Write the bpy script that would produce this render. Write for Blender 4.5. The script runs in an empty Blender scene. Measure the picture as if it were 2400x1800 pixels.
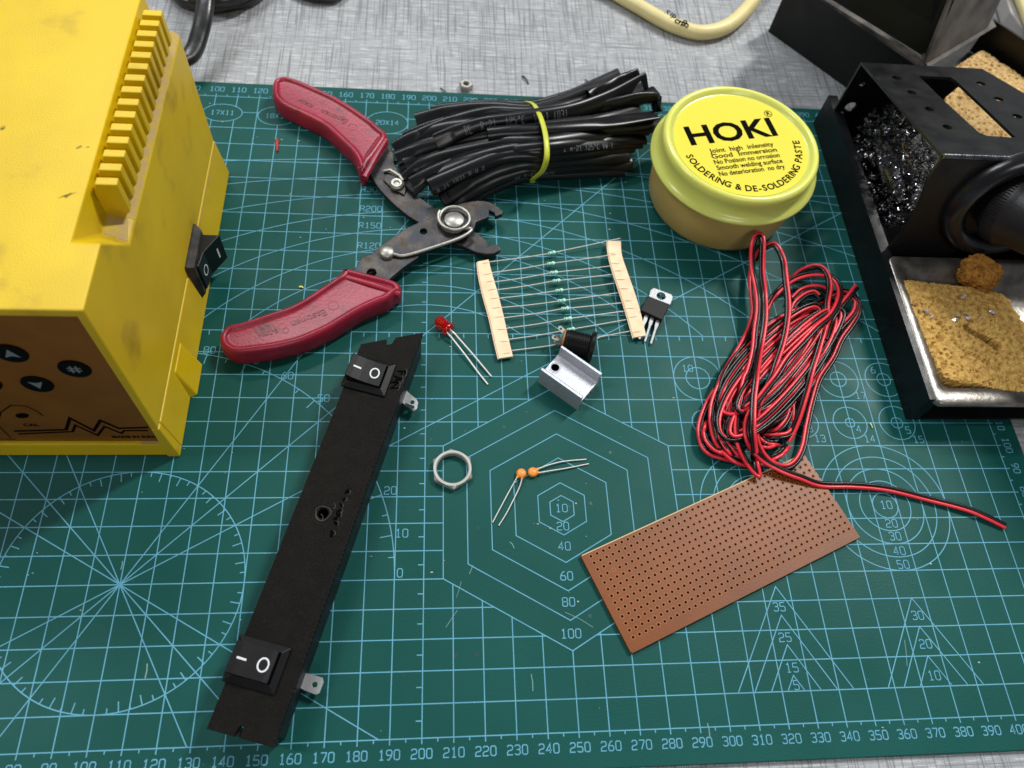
import bpy, bmesh, math, random
from mathutils import Vector, Matrix, noise
from mathutils.geometry import intersect_line_plane
random.seed(7)
# ------------------------------------------------------------------ camera
S = 0.001                                   # everything below is written in millimetres
R0 = Vector((0.99483972, -0.04203617, 0.0923412))
R1 = Vector((0.00700152, -0.87951935, -0.47581161))
R2 = Vector((0.10121717, 0.47400282, -0.87468647))
CP = Vector((202.64614, -19.19083, 269.1861)); FP = 1824.186
sc = bpy.context.scene
cam = bpy.data.objects.new('camera', bpy.data.cameras.new('camera')); sc.collection.objects.link(cam)
m = Matrix((R0, -R1, -R2)).transposed().to_4x4(); m.translation = CP * S
cam.matrix_world = m
cam.data.sensor_width = 36; cam.data.lens = 36 * FP / 2400
cam.data.clip_start = 0.01; cam.data.clip_end = 20
cam.data.dof.use_dof = True; cam.data.dof.focus_distance = 0.285; cam.data.dof.aperture_fstop = 14
sc.camera = cam
# ------------------------------------------------------------------ world, lamps, exposure
w = bpy.data.worlds.new('World'); sc.world = w; w.use_nodes = True
w.node_tree.nodes['Background'].inputs[0].default_value = (0.92, 0.96, 1.0, 1)
w.node_tree.nodes['Background'].inputs[1].default_value = 0.16
def area(name, loc, target, sx, sy, power, col):
    l = bpy.data.lights.new(name, 'AREA'); l.shape = 'RECTANGLE'; l.size = sx; l.size_y = sy; l.energy = power; l.color = col
    o = bpy.data.objects.new(name, l); sc.collection.objects.link(o); o.location = loc
    o.rotation_euler = (Vector(target) - Vector(loc)).to_track_quat('-Z', 'Y').to_euler()
    return o
area('tube_lamp_right', (1.45, 1.15, 2.0), (0.22, 0.13, 0), 0.14, 0.6, 52, (1.0, 0.99, 0.95))
area('tube_lamp_back', (-0.35, 1.9, 2.3), (0.22, 0.13, 0), 1.3, 0.16, 34, (0.97, 0.99, 1.0))
area('tube_lamp_left', (-1.3, 0.2, 2.0), (0.22, 0.13, 0), 0.16, 0.9, 20, (0.97, 0.99, 1.0))
area('front_fill_light', (0.5, -1.6, 1.5), (0.22, 0.13, 0), 0.9, 0.3, 9, (1.0, 0.97, 0.92))  # added fill so the panel and other front faces are not too dark
sc.view_settings.view_transform = 'Standard'; sc.view_settings.look = 'None'
sc.view_settings.exposure = -0.05; sc.view_settings.gamma = 1; sc.view_settings.use_curve_mapping = False
# ------------------------------------------------------------------ pixel of the 2400x1800 photo -> point in the place (mm)
def ray(u, v): return R0 * ((u - 1200) / FP) + R1 * ((v - 900) / FP) + R2
def at(u, v, z=0.0):
    d = ray(u, v); return CP + d * ((z - CP.z) / d.z)
def onplane(u, v, p, n):
    d = ray(u, v); n = Vector(n); return CP + d * (n.dot(Vector(p) - CP) / n.dot(d))
def aty(u, v, y): return onplane(u, v, (0, y, 0), (0, 1, 0))
def atx(u, v, x): return onplane(u, v, (x, 0, 0), (1, 0, 0))
def crop(x0, y0, s): return lambda x, y: (x0 + x / s, y0 + y / s)
# ------------------------------------------------------------------ materials
def lin(c):
    def f(x): x /= 255; return x / 12.92 if x <= .04045 else ((x + .055) / 1.055) ** 2.4
    return (f(c[0]), f(c[1]), f(c[2]), 1)
MATS = {}
def mat(name, c, rough=.5, metal=0, c2=None, size=5, amt=.5, bump=0, bsize=1, spec=.5, sss=0, trans=0, coat=0, detail=4, thr=(.4, .65), rvar=0, dirt=None, dsize=8, dthr=(.55, .7)):
    mt = bpy.data.materials.new(name); mt.use_nodes = True; nt = mt.node_tree; N = nt.nodes; L = nt.links
    b = N['Principled BSDF']; b.inputs['Base Color'].default_value = lin(c); b.inputs['Roughness'].default_value = rough
    b.inputs['Metallic'].default_value = metal; b.inputs['Specular IOR Level'].default_value = spec
    if sss: b.inputs['Subsurface Weight'].default_value = sss; b.inputs['Subsurface Radius'].default_value = (.004, .003, .001); b.inputs['Subsurface Scale'].default_value = 1
    if trans: b.inputs['Transmission Weight'].default_value = trans
    if coat: b.inputs['Coat Weight'].default_value = coat; b.inputs['Coat Roughness'].default_value = .15
    tc = N.new('ShaderNodeTexCoord')
    def nz(sz, det=detail):
        n = N.new('ShaderNodeTexNoise'); n.inputs['Scale'].default_value = 1000 / sz; n.inputs['Detail'].default_value = det
        L.new(tc.outputs['Object'], n.inputs['Vector']); return n
    def ramp(src, a, bb):
        r = N.new('ShaderNodeMapRange'); r.inputs[1].default_value = a; r.inputs[2].default_value = bb; L.new(src, r.inputs[0]); return r.outputs[0]
    last = None
    if c2:
        r = ramp(nz(size).outputs[0], *thr); mx = N.new('ShaderNodeMix'); mx.data_type = 'RGBA'
        mu = N.new('ShaderNodeMath'); mu.operation = 'MULTIPLY'; mu.inputs[1].default_value = amt; L.new(r, mu.inputs[0])
        L.new(mu.outputs[0], mx.inputs[0]); mx.inputs[6].default_value = lin(c); mx.inputs[7].default_value = lin(c2); last = mx.outputs[2]
    if dirt:
        r = ramp(nz(dsize, 8).outputs[0], *dthr); mx = N.new('ShaderNodeMix'); mx.data_type = 'RGBA'
        L.new(r, mx.inputs[0]); mx.inputs[7].default_value = lin(dirt)
        if last: L.new(last, mx.inputs[6])
        else: mx.inputs[6].default_value = lin(c)
        last = mx.outputs[2]
    if last: L.new(last, b.inputs['Base Color'])
    if rvar:
        mr = N.new('ShaderNodeMapRange'); mr.inputs[3].default_value = max(0.02, rough - rvar); mr.inputs[4].default_value = min(1, rough + rvar)
        mr.inputs[1].default_value = .3; mr.inputs[2].default_value = .7; L.new(nz(size * .6).outputs[0], mr.inputs[0]); L.new(mr.outputs[0], b.inputs['Roughness'])
    if bump:
        bp = N.new('ShaderNodeBump'); bp.inputs['Strength'].default_value = min(1, bump); bp.inputs['Distance'].default_value = .0003 * max(1, bump)
        L.new(nz(bsize, 3).outputs[0], bp.inputs['Height']); L.new(bp.outputs[0], b.inputs['Normal'])
    MATS[name] = mt; return mt
def nodes(mt): return mt.node_tree.nodes, mt.node_tree.links, mt.node_tree.nodes['Principled BSDF']

M_mat = mat('mat_green', (14, 72, 67), .5, c2=(18, 79, 74), size=60, amt=.8, bump=.22, bsize=.6, spec=.14, dirt=(30, 88, 80), dsize=9, dthr=(.72, .92), rvar=.1)
M_ink = mat('mat_ink', (96, 160, 184), .55, c2=(80, 140, 164), size=12, spec=.2)
M_yel = mat('station_yellow', (220, 187, 8), .42, c2=(204, 170, 12), size=40, amt=.8, bump=.25, bsize=.5, dirt=(158, 128, 22), dsize=20, dthr=(.62, .84))
M_dust = mat('dust_on_yellow', (184, 158, 112), .9, c2=(200, 170, 50), size=3, amt=.8, bump=.6, bsize=.6)
M_panel = mat('panel_amber', (124, 76, 18), .3, c2=(138, 86, 22), size=14, amt=.7, bump=.1, spec=.3)
M_blk = mat('black_plastic', (9, 10, 12), .36, c2=(18, 18, 20), size=4, amt=.5, bump=.12, bsize=.5, spec=.3)
M_blkdusty = mat('black_dusty', (26, 25, 24), .6, c2=(70, 64, 58), size=5, amt=.8, bump=.3)
M_white = mat('white_paint', (215, 216, 220), .5)
M_btn = mat('button_black', (10, 10, 11), .7, spec=.08)
M_grey = mat('icon_grey', (118, 126, 132), .5)
M_prn = mat('printed_black', (8, 7, 5), .8, spec=.05)
M_brown = mat('printed_brown', (72, 16, 8), .7, spec=.08)
M_dkprn = mat('printed_dark', (14, 8, 8), .8, spec=.05)
M_grip = mat('grip_red', (150, 26, 54), .36, c2=(122, 20, 44), size=10, amt=.7, bump=.3, bsize=1.2, dirt=(70, 26, 30), dsize=7, dthr=(.6, .8), spec=.5)
M_gripd = mat('grip_emboss', (112, 18, 40), .4, c2=(150, 60, 70), size=2)
M_steeld = mat('dark_steel', (52, 54, 60), .42, .75, c2=(84, 78, 70), size=6, amt=.7, bump=.35, bsize=1, dirt=(58, 50, 42), dsize=5, dthr=(.5, .7))
M_steel = mat('bright_steel', (176, 174, 168), .42, .8, c2=(140, 138, 130), size=2, bump=.12, bsize=.5)
M_wire = mat('lead_wire', (206, 204, 198), .38, .45)
M_shr = mat('heat_shrink', (6, 7, 11), .3, c2=(9, 10, 14), size=6, spec=.4)
M_shrt = mat('tube_print', (128, 130, 138), .6, spec=.1)
M_band = mat('rubber_band', (196, 202, 60), .4, c2=(176, 184, 50), size=3)
M_lid = mat('lid_plastic', (212, 216, 108), .24, c2=(218, 222, 124), size=25, amt=.7, sss=.5, spec=.5, bump=.05, bsize=6)
M_label = mat('label_yellow', (222, 208, 72), .6, spec=.12)
M_tub = mat('tub_plastic', (194, 164, 94), .36, c2=(202, 174, 106), size=14, sss=.4, bump=.2, bsize=.8)
M_tan = mat('tape_paper', (236, 212, 178), .75, c2=(238, 196, 160), size=4, amt=.8, bump=.4, bsize=1.5)
M_res = mat('resistor_teal', (184, 242, 220), .4)
M_resb = mat('resistor_bands', (20, 70, 60), .35)
M_led = mat('led_red', (236, 24, 22), .08, trans=.75, coat=.5)
M_cap = mat('cap_orange', (226, 146, 58), .4, c2=(216, 130, 48), size=3, bump=.2)
M_alu = mat('aluminium', (186, 188, 196), .42, .55, c2=(160, 162, 170), size=1.2, bump=.3, bsize=.6)
M_ic = mat('chip_black', (13, 13, 14), .55, bump=.3, bsize=.3, spec=.3)
M_tin = mat('tinned_tab', (158, 160, 163), .45, .6, bump=.2)
M_red = mat('wire_red', (214, 42, 56), .32, c2=(198, 34, 48), size=20, bump=.05, spec=.5)
M_wblk = mat('wire_black', (8, 7, 8), .3, spec=.35)
M_stand = mat('stand_black', (10, 11, 13), .4, c2=(17, 18, 20), size=14, amt=.7, bump=.25, bsize=.5, dirt=(25, 24, 23), dsize=10, dthr=(.6, .9), rvar=.1, spec=.35)
M_tray = mat('tray_metal', (150, 146, 140), .35, .85, c2=(104, 98, 92), size=6, amt=.8, bump=.4, bsize=2)
M_wool = mat('wool_metal', (112, 112, 116), .2, 1)
M_sol = mat('solder_bits', (215, 215, 220), .2, .6)
M_cream = mat('cream_cable', (222, 208, 150), .42, c2=(206, 190, 130), size=12, dirt=(170, 150, 110), dsize=8, dthr=(.66, .85))
M_cord = mat('cord_black', (30, 31, 34), .3, c2=(60, 60, 62), size=8, amt=.6, bump=.3, bsize=3)
M_lgrey = mat('light_grey_case', (172, 168, 164), .5, c2=(150, 146, 142), size=20)
M_rusty = mat('board_edge', (206, 176, 130), .7)
M_fleck = mat('white_flecks', (176, 190, 184), .7)
M_green = mat('green_bit', (30, 110, 60), .5)
M_redbit = mat('red_bit', (170, 40, 24), .5)
M_ybit = mat('yellow_bit', (224, 220, 120), .6)
M_blkbit = mat('black_bit', (16, 16, 18), .4)
M_dent = mat('mat_dent', (22, 66, 64), .35)
M_scr = mat('mat_scratch', (104, 140, 134), .6)

def table_material():
    mt = mat('laminate', (158, 160, 164), .42, spec=.4); N, L, b = nodes(mt)
    tc = N.new('ShaderNodeTexCoord')
    def streak(sx, sy, a, bb, det=3, rot=0):
        mp = N.new('ShaderNodeMapping'); mp.inputs['Scale'].default_value = (sx, sy, 1); mp.inputs['Rotation'].default_value = (0, 0, rot); L.new(tc.outputs['Object'], mp.inputs[0])
        n = N.new('ShaderNodeTexNoise'); n.inputs['Scale'].default_value = 1; n.inputs['Detail'].default_value = det; L.new(mp.outputs[0], n.inputs['Vector'])
        r = N.new('ShaderNodeMapRange'); r.inputs[1].default_value = a; r.inputs[2].default_value = bb; L.new(n.outputs[0], r.inputs[0]); return r.outputs[0]
    def mix(fac, a, bcol):
        m_ = N.new('ShaderNodeMix'); m_.data_type = 'RGBA'; L.new(fac, m_.inputs[0])
        if isinstance(a, tuple): m_.inputs[6].default_value = lin(a)
        else: L.new(a, m_.inputs[6])
        m_.inputs[7].default_value = lin(bcol); return m_.outputs[2]
    def mul(a, k, bsrc=None):
        m_ = N.new('ShaderNodeMath'); m_.operation = 'MULTIPLY'; L.new(a, m_.inputs[0])
        if bsrc: L.new(bsrc, m_.inputs[1])
        else: m_.inputs[1].default_value = k
        return m_.outputs[0]
    c = mix(streak(30, 30, .35, .65, 5), (163, 165, 168), (148, 151, 154))
    c = mix(mul(streak(45, 1900, .50, .62, 5), .75), c, (138, 140, 144))      # fine dashes along x
    c = mix(mul(streak(110, 1100, .53, .62, 4), .8), c, (190, 192, 196))
    c = mix(mul(streak(22, 420, .56, .66, 4), .4), c, (144, 146, 151))
    c = mix(mul(streak(900, 15, .60, .635, 1), .6), c, (104, 106, 110))         # long thin dark threads along y
    c = mix(mul(streak(1300, 30, .60, .64, 1), .7), c, (108, 110, 114))
    c = mix(mul(streak(2200, 90, .57, .66, 3), .5), c, (130, 132, 136))
    c = mix(mul(streak(14, 900, .61, .65, 1), .55), c, (108, 110, 114))
    c = mix(mul(streak(150, 150, .62, .7, 4), .4), c, (116, 112, 112))
    c = mix(mul(streak(45, 45, .66, .8, 6), .35), c, (120, 96, 90))
    L.new(c, b.inputs['Base Color'])
    bp = N.new('ShaderNodeBump'); bp.inputs['Strength'].default_value = .25; bp.inputs['Distance'].default_value = .0002
    L.new(streak(1100, 1100, .2, .8, 3), bp.inputs['Height']); L.new(bp.outputs[0], b.inputs['Normal'])
    return mt
M_table = table_material()
# ------------------------------------------------------------------ objects
def tag(o, label=None, cat=None, group=None, kind=None):
    if label: o['label'] = label
    if cat: o['category'] = cat
    if group: o['group'] = group
    if kind: o['kind'] = kind
    return o
def empty(name, loc, label, cat, group=None, rotz=0):
    o = bpy.data.objects.new(name, None); sc.collection.objects.link(o); o.empty_display_size = .005
    o.location = Vector(loc) * S; o.rotation_euler = (0, 0, rotz); o['base'] = 1; del o['base']
    return tag(o, label, cat, group)
def link_mesh(name, me, m, parent=None, label=None, origin=None):
    """me holds world millimetres; the object is placed so that its vertices are relative to its parent or to origin."""
    o = bpy.data.objects.new(name, me)
    sc.collection.objects.link(o)
    me.transform(Matrix.Scale(S, 4))
    if parent is not None:
        o.parent = parent; bpy.context.view_layer.update()
        me.transform(world_of(parent).inverted())
    elif origin is not None:
        me.transform(Matrix.Translation(-Vector(origin) * S)); o.location = Vector(origin) * S
    ms = m if isinstance(m, (list, tuple)) else [m]
    me.materials.clear()
    for k in ms: me.materials.append(k)
    if label: o['label'] = label
    return o
def world_of(o):
    mw = Matrix.LocRotScale(o.location, o.rotation_euler, o.scale)
    return world_of(o.parent) @ mw if o.parent else mw
class MB:
    def __init__(s): s.v = []; s.f = []; s.mi = []; s.sm = []
    def add(s, vs, fs, mi=0, smooth=False):
        b = len(s.v); s.v += [Vector(p) for p in vs]
        for f in fs: s.f.append([i + b for i in f]); s.mi.append(mi); s.sm.append(smooth)
    def box(s, a, b, mi=0, M=None):
        (x0, y0, z0), (x1, y1, z1) = a, b
        v = [Vector(p) for p in ((x0,y0,z0),(x1,y0,z0),(x1,y1,z0),(x0,y1,z0),(x0,y0,z1),(x1,y0,z1),(x1,y1,z1),(x0,y1,z1))]
        if M: v = [M @ p for p in v]
        s.add(v, [(0,3,2,1),(4,5,6,7),(0,1,5,4),(1,2,6,5),(2,3,7,6),(3,0,4,7)], mi)
    def prism(s, pts, ax, mi=0, smooth=False):
        """pts: planar loop of 3D points, ax: extrusion vector"""
        n = len(pts); pts = [Vector(p) for p in pts]; ax = Vector(ax)
        s.add(pts + [p + ax for p in pts], [tuple(reversed(range(n))), tuple(range(n, 2*n))], mi)
        s.add(pts + [p + ax for p in pts], [(i, (i+1) % n, n + (i+1) % n, n + i) for i in range(n)], mi, smooth)
    def sweep(s, path, sec, mi=0, caps=True, up=Vector((0,0,1)), smooth=True, closed=False, fixed=False):
        """sec(t, i) -> list of (a, b) offsets (side, up)"""
        n = len(path); path = [Vector(p) for p in path]; rings = []; prev = None
        for i, p in enumerate(path):
            if closed: t = (path[(i+1) % n] - path[i-1]).normalized()
            else: t = (path[min(i+1, n-1)] - path[max(i-1, 0)]).normalized()
            if prev is None or fixed:
                side = t.cross(up)
                if side.length < 1e-4: side = t.cross(Vector((1,0,0)))
                side.normalize()
            else:
                side = prev - t * prev.dot(t); side.normalize()
            prev = side; u = side.cross(t)
            rings.append([p + side * a + u * b for a, b in sec(i / max(1, n-1), i)])
        k = len(rings[0]); vs = [q for r in rings for q in r]; fs = []
        for i in range(n if closed else n-1):
            j = (i+1) % n
            for q in range(k): fs.append((i*k+q, i*k+(q+1) % k, j*k+(q+1) % k, j*k+q))
        s.add(vs, fs, mi, smooth)
        if caps and not closed:
            s.add(rings[0], [tuple(range(k))], mi); s.add(rings[-1], [tuple(reversed(range(k)))], mi)
        return rings
    def tube(s, path, r, n=10, mi=0, caps=True, closed=False, up=Vector((0,0,1))):
        rf = r if callable(r) else (lambda t: r)
        s.sweep(path, lambda t, i: [(rf(t)*math.cos(2*math.pi*q/n), rf(t)*math.sin(2*math.pi*q/n)) for q in range(n)], mi, caps, up, True, closed)
    def lathe(s, prof, c, n=64, mi=0, axis=Vector((0,0,1)), xa=None, smooth=True):
        """prof: list of (r, h) ; around axis through c"""
        axis = Vector(axis).normalized(); xa = Vector(xa) if xa else axis.orthogonal(); xa = (xa - axis * xa.dot(axis)).normalized(); ya = axis.cross(xa); c = Vector(c)
        vs = []; fs = []
        for r, h in prof:
            for q in range(n): a = 2*math.pi*q/n; vs.append(c + axis*h + xa*(r*math.cos(a)) + ya*(r*math.sin(a)))
        for i in range(len(prof)-1):
            for q in range(n): fs.append((i*n+q, i*n+(q+1) % n, (i+1)*n+(q+1) % n, (i+1)*n+q))
        s.add(vs, fs, mi, smooth)
        if prof[0][0] > 1e-6: s.add(vs[:n], [tuple(reversed(range(n)))], mi)
        if prof[-1][0] > 1e-6: s.add(vs[-n:], [tuple(range(n))], mi)
    def line(s, pts, wd, z=0, closed=False, mi=0, N=Vector((0,0,1))):
        """flat ribbon with mitred joints; pts are 3D, z lifts it along N"""
        pts = [Vector(p) for p in pts]; n = len(pts); L = []; Rr = []
        for i in range(n):
            a = pts[i-1] if (i > 0 or closed) else None; b = pts[(i+1) % n] if (i < n-1 or closed) else None
            d1 = (pts[i]-a).normalized() if a is not None else None; d2 = (b-pts[i]).normalized() if b is not None else None
            d1 = d1 or d2; d2 = d2 or d1
            n1 = N.cross(d1); n2 = N.cross(d2); mm = (n1+n2)
            if mm.length < 1e-3: mm = n1
            mm.normalize(); k = wd/2/max(.35, mm.dot(n1)); L.append(pts[i]+mm*k+N*z); Rr.append(pts[i]-mm*k+N*z)
        s.add(L+Rr, [(n+i, n+(i+1) % n, (i+1) % n, i) for i in range(n if closed else n-1)], mi)
    def build(s, name, m, parent=None, label=None, origin=None, bevel=0, sub=0, weld=True):
        me = bpy.data.meshes.new(name); me.from_pydata([tuple(p) for p in s.v], [], s.f)
        for p, mi, sm in zip(me.polygons, s.mi, s.sm): p.material_index = mi; p.use_smooth = sm
        if weld or bevel:
            bm = bmesh.new(); bm.from_mesh(me)
            if bevel:
                bmesh.ops.remove_doubles(bm, verts=bm.verts, dist=1e-3)
                ed = [e for e in bm.edges if len(e.link_faces) == 2 and e.calc_face_angle(0) > .5]
                bmesh.ops.bevel(bm, geom=ed, offset=bevel, segments=2, profile=.5, affect='EDGES', clamp_overlap=True)
            bmesh.ops.recalc_face_normals(bm, faces=bm.faces)
            bm.to_mesh(me); bm.free()
        o = link_mesh(name, me, m, parent, label, origin)
        return o
def cr(pts, k=8, closed=False):
    """Catmull-Rom through 3D points"""
    P = [Vector(p) for p in pts]; n = len(P); out = []
    rng = range(n) if closed else range(n-1)
    for i in rng:
        p0 = P[(i-1) % n] if closed or i > 0 else P[0]*2-P[1]; p1 = P[i]; p2 = P[(i+1) % n]; p3 = P[(i+2) % n] if closed or i < n-2 else P[-1]*2-P[-2]
        for j in range(k):
            t = j/k; out.append(.5*((2*p1)+(p2-p0)*t+(2*p0-5*p1+4*p2-p3)*t*t+(3*p1-p0-3*p2+p3)*t**3))
    if not closed: out.append(P[-1])
    return out
def shape_mesh(outer, holes=(), depth=1, bevel=0, res=2):
    """2D outline with holes -> solid mesh, thickness depth centred on z=0"""
    cu = bpy.data.curves.new('c', 'CURVE'); cu.dimensions = '2D'; cu.fill_mode = 'BOTH'
    for loop in [outer] + list(holes):
        sp = cu.splines.new('POLY'); sp.points.add(len(loop)-1)
        for i, p in enumerate(loop): sp.points[i].co = (p[0], p[1], 0, 1)
        sp.use_cyclic_u = True
    cu.extrude = max(0, depth/2-bevel); cu.bevel_depth = bevel; cu.bevel_resolution = res; cu.offset = -bevel
    o = bpy.data.objects.new('c', cu); sc.collection.objects.link(o); dg = bpy.context.evaluated_depsgraph_get(); dg.update()
    me = bpy.data.meshes.new_from_object(o.evaluated_get(dg)); bpy.data.objects.remove(o); bpy.data.curves.remove(cu)
    me.materials.clear()
    for p in me.polygons: p.use_smooth = False; p.material_index = 0
    bm = bmesh.new(); bm.from_mesh(me); bmesh.ops.remove_doubles(bm, verts=bm.verts, dist=1e-3); bmesh.ops.recalc_face_normals(bm, faces=bm.faces); bm.to_mesh(me); bm.free()
    return me
def plate(name, outer, holes, depth, M, m, parent=None, bevel=0, **k):
    me = shape_mesh(outer, holes, depth, bevel); me.transform(M); return link_mesh(name, me, m, parent, **k)
def circ(cx, cy, r, n=24, a0=0): return [(cx+r*math.cos(a0+2*math.pi*i/n), cy+r*math.sin(a0+2*math.pi*i/n)) for i in range(n)]
def frame(o, x, n):
    """matrix with origin o, x axis along x, z axis along n"""
    n = Vector(n).normalized(); x = Vector(x); x = (x - n*x.dot(n)).normalized(); y = n.cross(x)
    return Matrix.Translation(Vector(o)) @ Matrix((x, y, n)).transposed().to_4x4()
def text_mesh(s, size, bold=0, ext=.03, align='CENTER', spacing=1):
    cu = bpy.data.curves.new('t', 'FONT'); cu.body = s; cu.size = size; cu.align_x = align; cu.align_y = 'CENTER'; cu.offset = bold; cu.extrude = ext; cu.space_character = spacing; cu.resolution_u = 3
    o = bpy.data.objects.new('t', cu); sc.collection.objects.link(o); dg = bpy.context.evaluated_depsgraph_get(); dg.update()
    me = bpy.data.meshes.new_from_object(o.evaluated_get(dg)); bpy.data.objects.remove(o); bpy.data.curves.remove(cu); me.materials.clear()
    for p in me.polygons: p.material_index = 0; p.use_smooth = False
    return me
def meshes_join(mb, me, M, mi=0):
    mb.add([M @ v.co for v in me.vertices], [tuple(p.vertices) for p in me.polygons], mi); bpy.data.meshes.remove(me)
# stroke font (height 1, width .6)
G = {'0': [[(.12,0),(.48,0),(.6,.15),(.6,.85),(.48,1),(.12,1),(0,.85),(0,.15),(.12,0)]], '1': [[(.12,.82),(.32,1),(.32,0)], [(.1,0),(.54,0)]],
 '2': [[(0,.82),(.12,1),(.48,1),(.6,.85),(.6,.62),(.48,.5),(.12,.42),(0,.28),(0,0),(.6,0)]], '3': [[(0,.86),(.12,1),(.48,1),(.6,.86),(.6,.66),(.48,.53),(.2,.53)], [(.48,.53),(.6,.38),(.6,.14),(.48,0),(.12,0),(0,.14)]],
 '4': [[(.44,0),(.44,1),(0,.3),(.62,.3)]], '5': [[(.58,1),(.04,1),(0,.56),(.46,.56),(.6,.42),(.6,.14),(.48,0),(.12,0),(0,.12)]],
 '6': [[(.52,1),(.3,1),(.05,.62),(0,.4),(0,.14),(.12,0),(.48,0),(.6,.14),(.6,.4),(.48,.54),(.1,.54)]], '7': [[(0,1),(.6,1),(.6,.85),(.24,0)]],
 '8': [[(.12,.53),(0,.66),(0,.87),(.12,1),(.48,1),(.6,.87),(.6,.66),(.48,.53),(.12,.53),(0,.39),(0,.13),(.12,0),(.48,0),(.6,.13),(.6,.39),(.48,.53)]],
 '9': [[(.08,0),(.3,0),(.55,.38),(.6,.6),(.6,.86),(.48,1),(.12,1),(0,.86),(0,.6),(.12,.46),(.52,.46)]], 'X': [[(0,0),(.6,1)], [(.6,0),(0,1)]],
 'R': [[(0,0),(0,1),(.45,1),(.6,.87),(.6,.62),(.45,.5),(0,.5)], [(.3,.5),(.6,0)]], 'E': [[(.58,0),(0,0),(0,1),(.58,1)], [(0,.5),(.45,.5)]], '-': [[(.05,.5),(.55,.5)]],
 'C': [[(.6,.85),(.48,1),(.12,1),(0,.85),(0,.15),(.12,0),(.48,0),(.6,.15)]], 'V': [[(0,1),(.3,0),(.6,1)]], 'W': [[(0,1),(.15,0),(.3,.7),(.45,0),(.6,1)]],
 'o': [[(.2,.7),(.4,.7),(.4,1),(.2,1),(.2,.7)]], '(': [[(.4,1),(.25,.8),(.25,.2),(.4,0)]], ')': [[(.2,1),(.35,.8),(.35,.2),(.2,0)]], ' ': [], 'U': [[(0,1),(0,.15),(.12,0),(.48,0),(.6,.15),(.6,1)]], 'L': [[(0,1),(0,0),(.55,0)]],
 'K': [[(0,0),(0,1)], [(.55,1),(0,.45),(.55,0)]], 'O': [[(.12,0),(.48,0),(.6,.15),(.6,.85),(.48,1),(.12,1),(0,.85),(0,.15),(.12,0)]]}
ZL = [0]
def strokes(mb, s, cx, cy, h, ang=0, wd=.32, wx=1.0, adv=.86, z0=.1):
    tw = (len(s)-1)*adv*h*wx + .6*h*wx; ca, sa = math.cos(ang), math.sin(ang)
    for i, ch in enumerate(s):
        for st in G.get(ch, []):
            ZL[0] = (ZL[0]+1) % 12
            pts = []
            for x, y in st:
                X = i*adv*h*wx + x*h*wx - tw/2; Y = (y-.5)*h; pts.append((cx+X*ca-Y*sa, cy+X*sa+Y*ca, 0))
            mb.line(pts, wd, z0+ZL[0]*.004)
# ------------------------------------------------------------------ the worktop
tb = MB(); tb.box((-900, -500, -32), (1300, 1400, -2)); tab = tb.build('tabletop', M_table, origin=(200, 130, -32)); tag(tab, 'pale grey laminate worktop with crosshatched thread print', 'worktop', kind='structure')
# ------------------------------------------------------------------ cutting mat
mat_o = empty('cutting_mat', (215, 140, -2), 'green self-healing cutting mat printed with pale blue grid and circles', 'cutting mat')
def rrect(x0, y0, x1, y1, r, n=6):
    out = []
    for cx, cy, a in ((x1-r, y0+r, -90), (x1-r, y1-r, 0), (x0+r, y1-r, 90), (x0+r, y0+r, 180)):
        for i in range(n+1): t = math.radians(a+90*i/n); out.append((cx+r*math.cos(t), cy+r*math.sin(t)))
    return out
plate('board', rrect(-10.5, -10.8, 440.3, 289.4, 5), [], 1.96, Matrix.Translation((0, 0, -.98)), M_mat, mat_o, bevel=.3)
HEX = [(250+50*math.sin(math.radians(60*i)), 75+50*math.cos(math.radians(60*i))) for i in range(6)]
ELL = [(104.4, 269.2, 9.0, 5.6), (129.3, 268.5, 8.9, 6.0), (155, 268, 9.4, 6.5), (180.3, 267, 9.8, 7.2), (205.5, 266.5, 10.3, 7.8)]
def hexx(y):      # x interval of the hexagon at height y
    d = abs(y-75)
    if d >= 50: return None
    hw = 43.30127 if d <= 25 else 43.30127*(50-d)/25
    return (250-hw, 250+hw)
def hexy(x):
    d = abs(x-250)
    if d >= 43.30127: return None
    hh = 50-25*d/43.30127; return (75-hh, 75+hh)
def cut(a, b, ivs):
    segs = [(a, b)]
    for iv in ivs:
        if not iv: continue
        ns = []
        for s0, s1 in segs:
            if iv[1] <= s0 or iv[0] >= s1: ns.append((s0, s1)); continue
            if iv[0] > s0: ns.append((s0, iv[0]))
            if iv[1] < s1: ns.append((iv[1], s1))
        segs = ns
    return segs
LW = .36
g = MB()
for y in range(0, 281, 10):
    iv = [hexx(y)]
    for ex, ey, ea, eb in ELL:
        if abs(y-ey) < eb: k = ea*math.sqrt(1-((y-ey)/eb)**2); iv.append((ex-k, ex+k))
    for a, b in cut(0, 430, iv): g.line([(a, y, 0), (b, y, 0)], LW, .03)
for x in range(0, 431, 10):
    iv = [hexy(x)]
    for ex, ey, ea, eb in ELL:
        if abs(x-ex) < ea: k = eb*math.sqrt(1-((x-ex)/ea)**2); iv.append((ey-k, ey+k))
    for a, b in cut(0, 280, iv): g.line([(x, a, 0), (x, b, 0)], LW, .045)
for x in range(0, 431, 5):
    k = 1.7 if x % 10 == 0 else 1.1
    g.line([(x, -.2, 0), (x, -k, 0)], LW, .035); g.line([(x, 280.2, 0), (x, 280+k*1.1, 0)], LW, .035)
for y in range(0, 281, 5):
    k = 1.7 if y % 10 == 0 else 1.3
    g.line([(430.2, y, 0), (430+k, y, 0)], LW, .035)
for x in list(range(5, 430, 10)): g.line([(x, 149.8, 0), (x, 147.8, 0)], LW, .035)
for y in range(5, 280, 10): g.line([(199.8, y, 0), (198, y, 0)], LW, .035)
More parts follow.
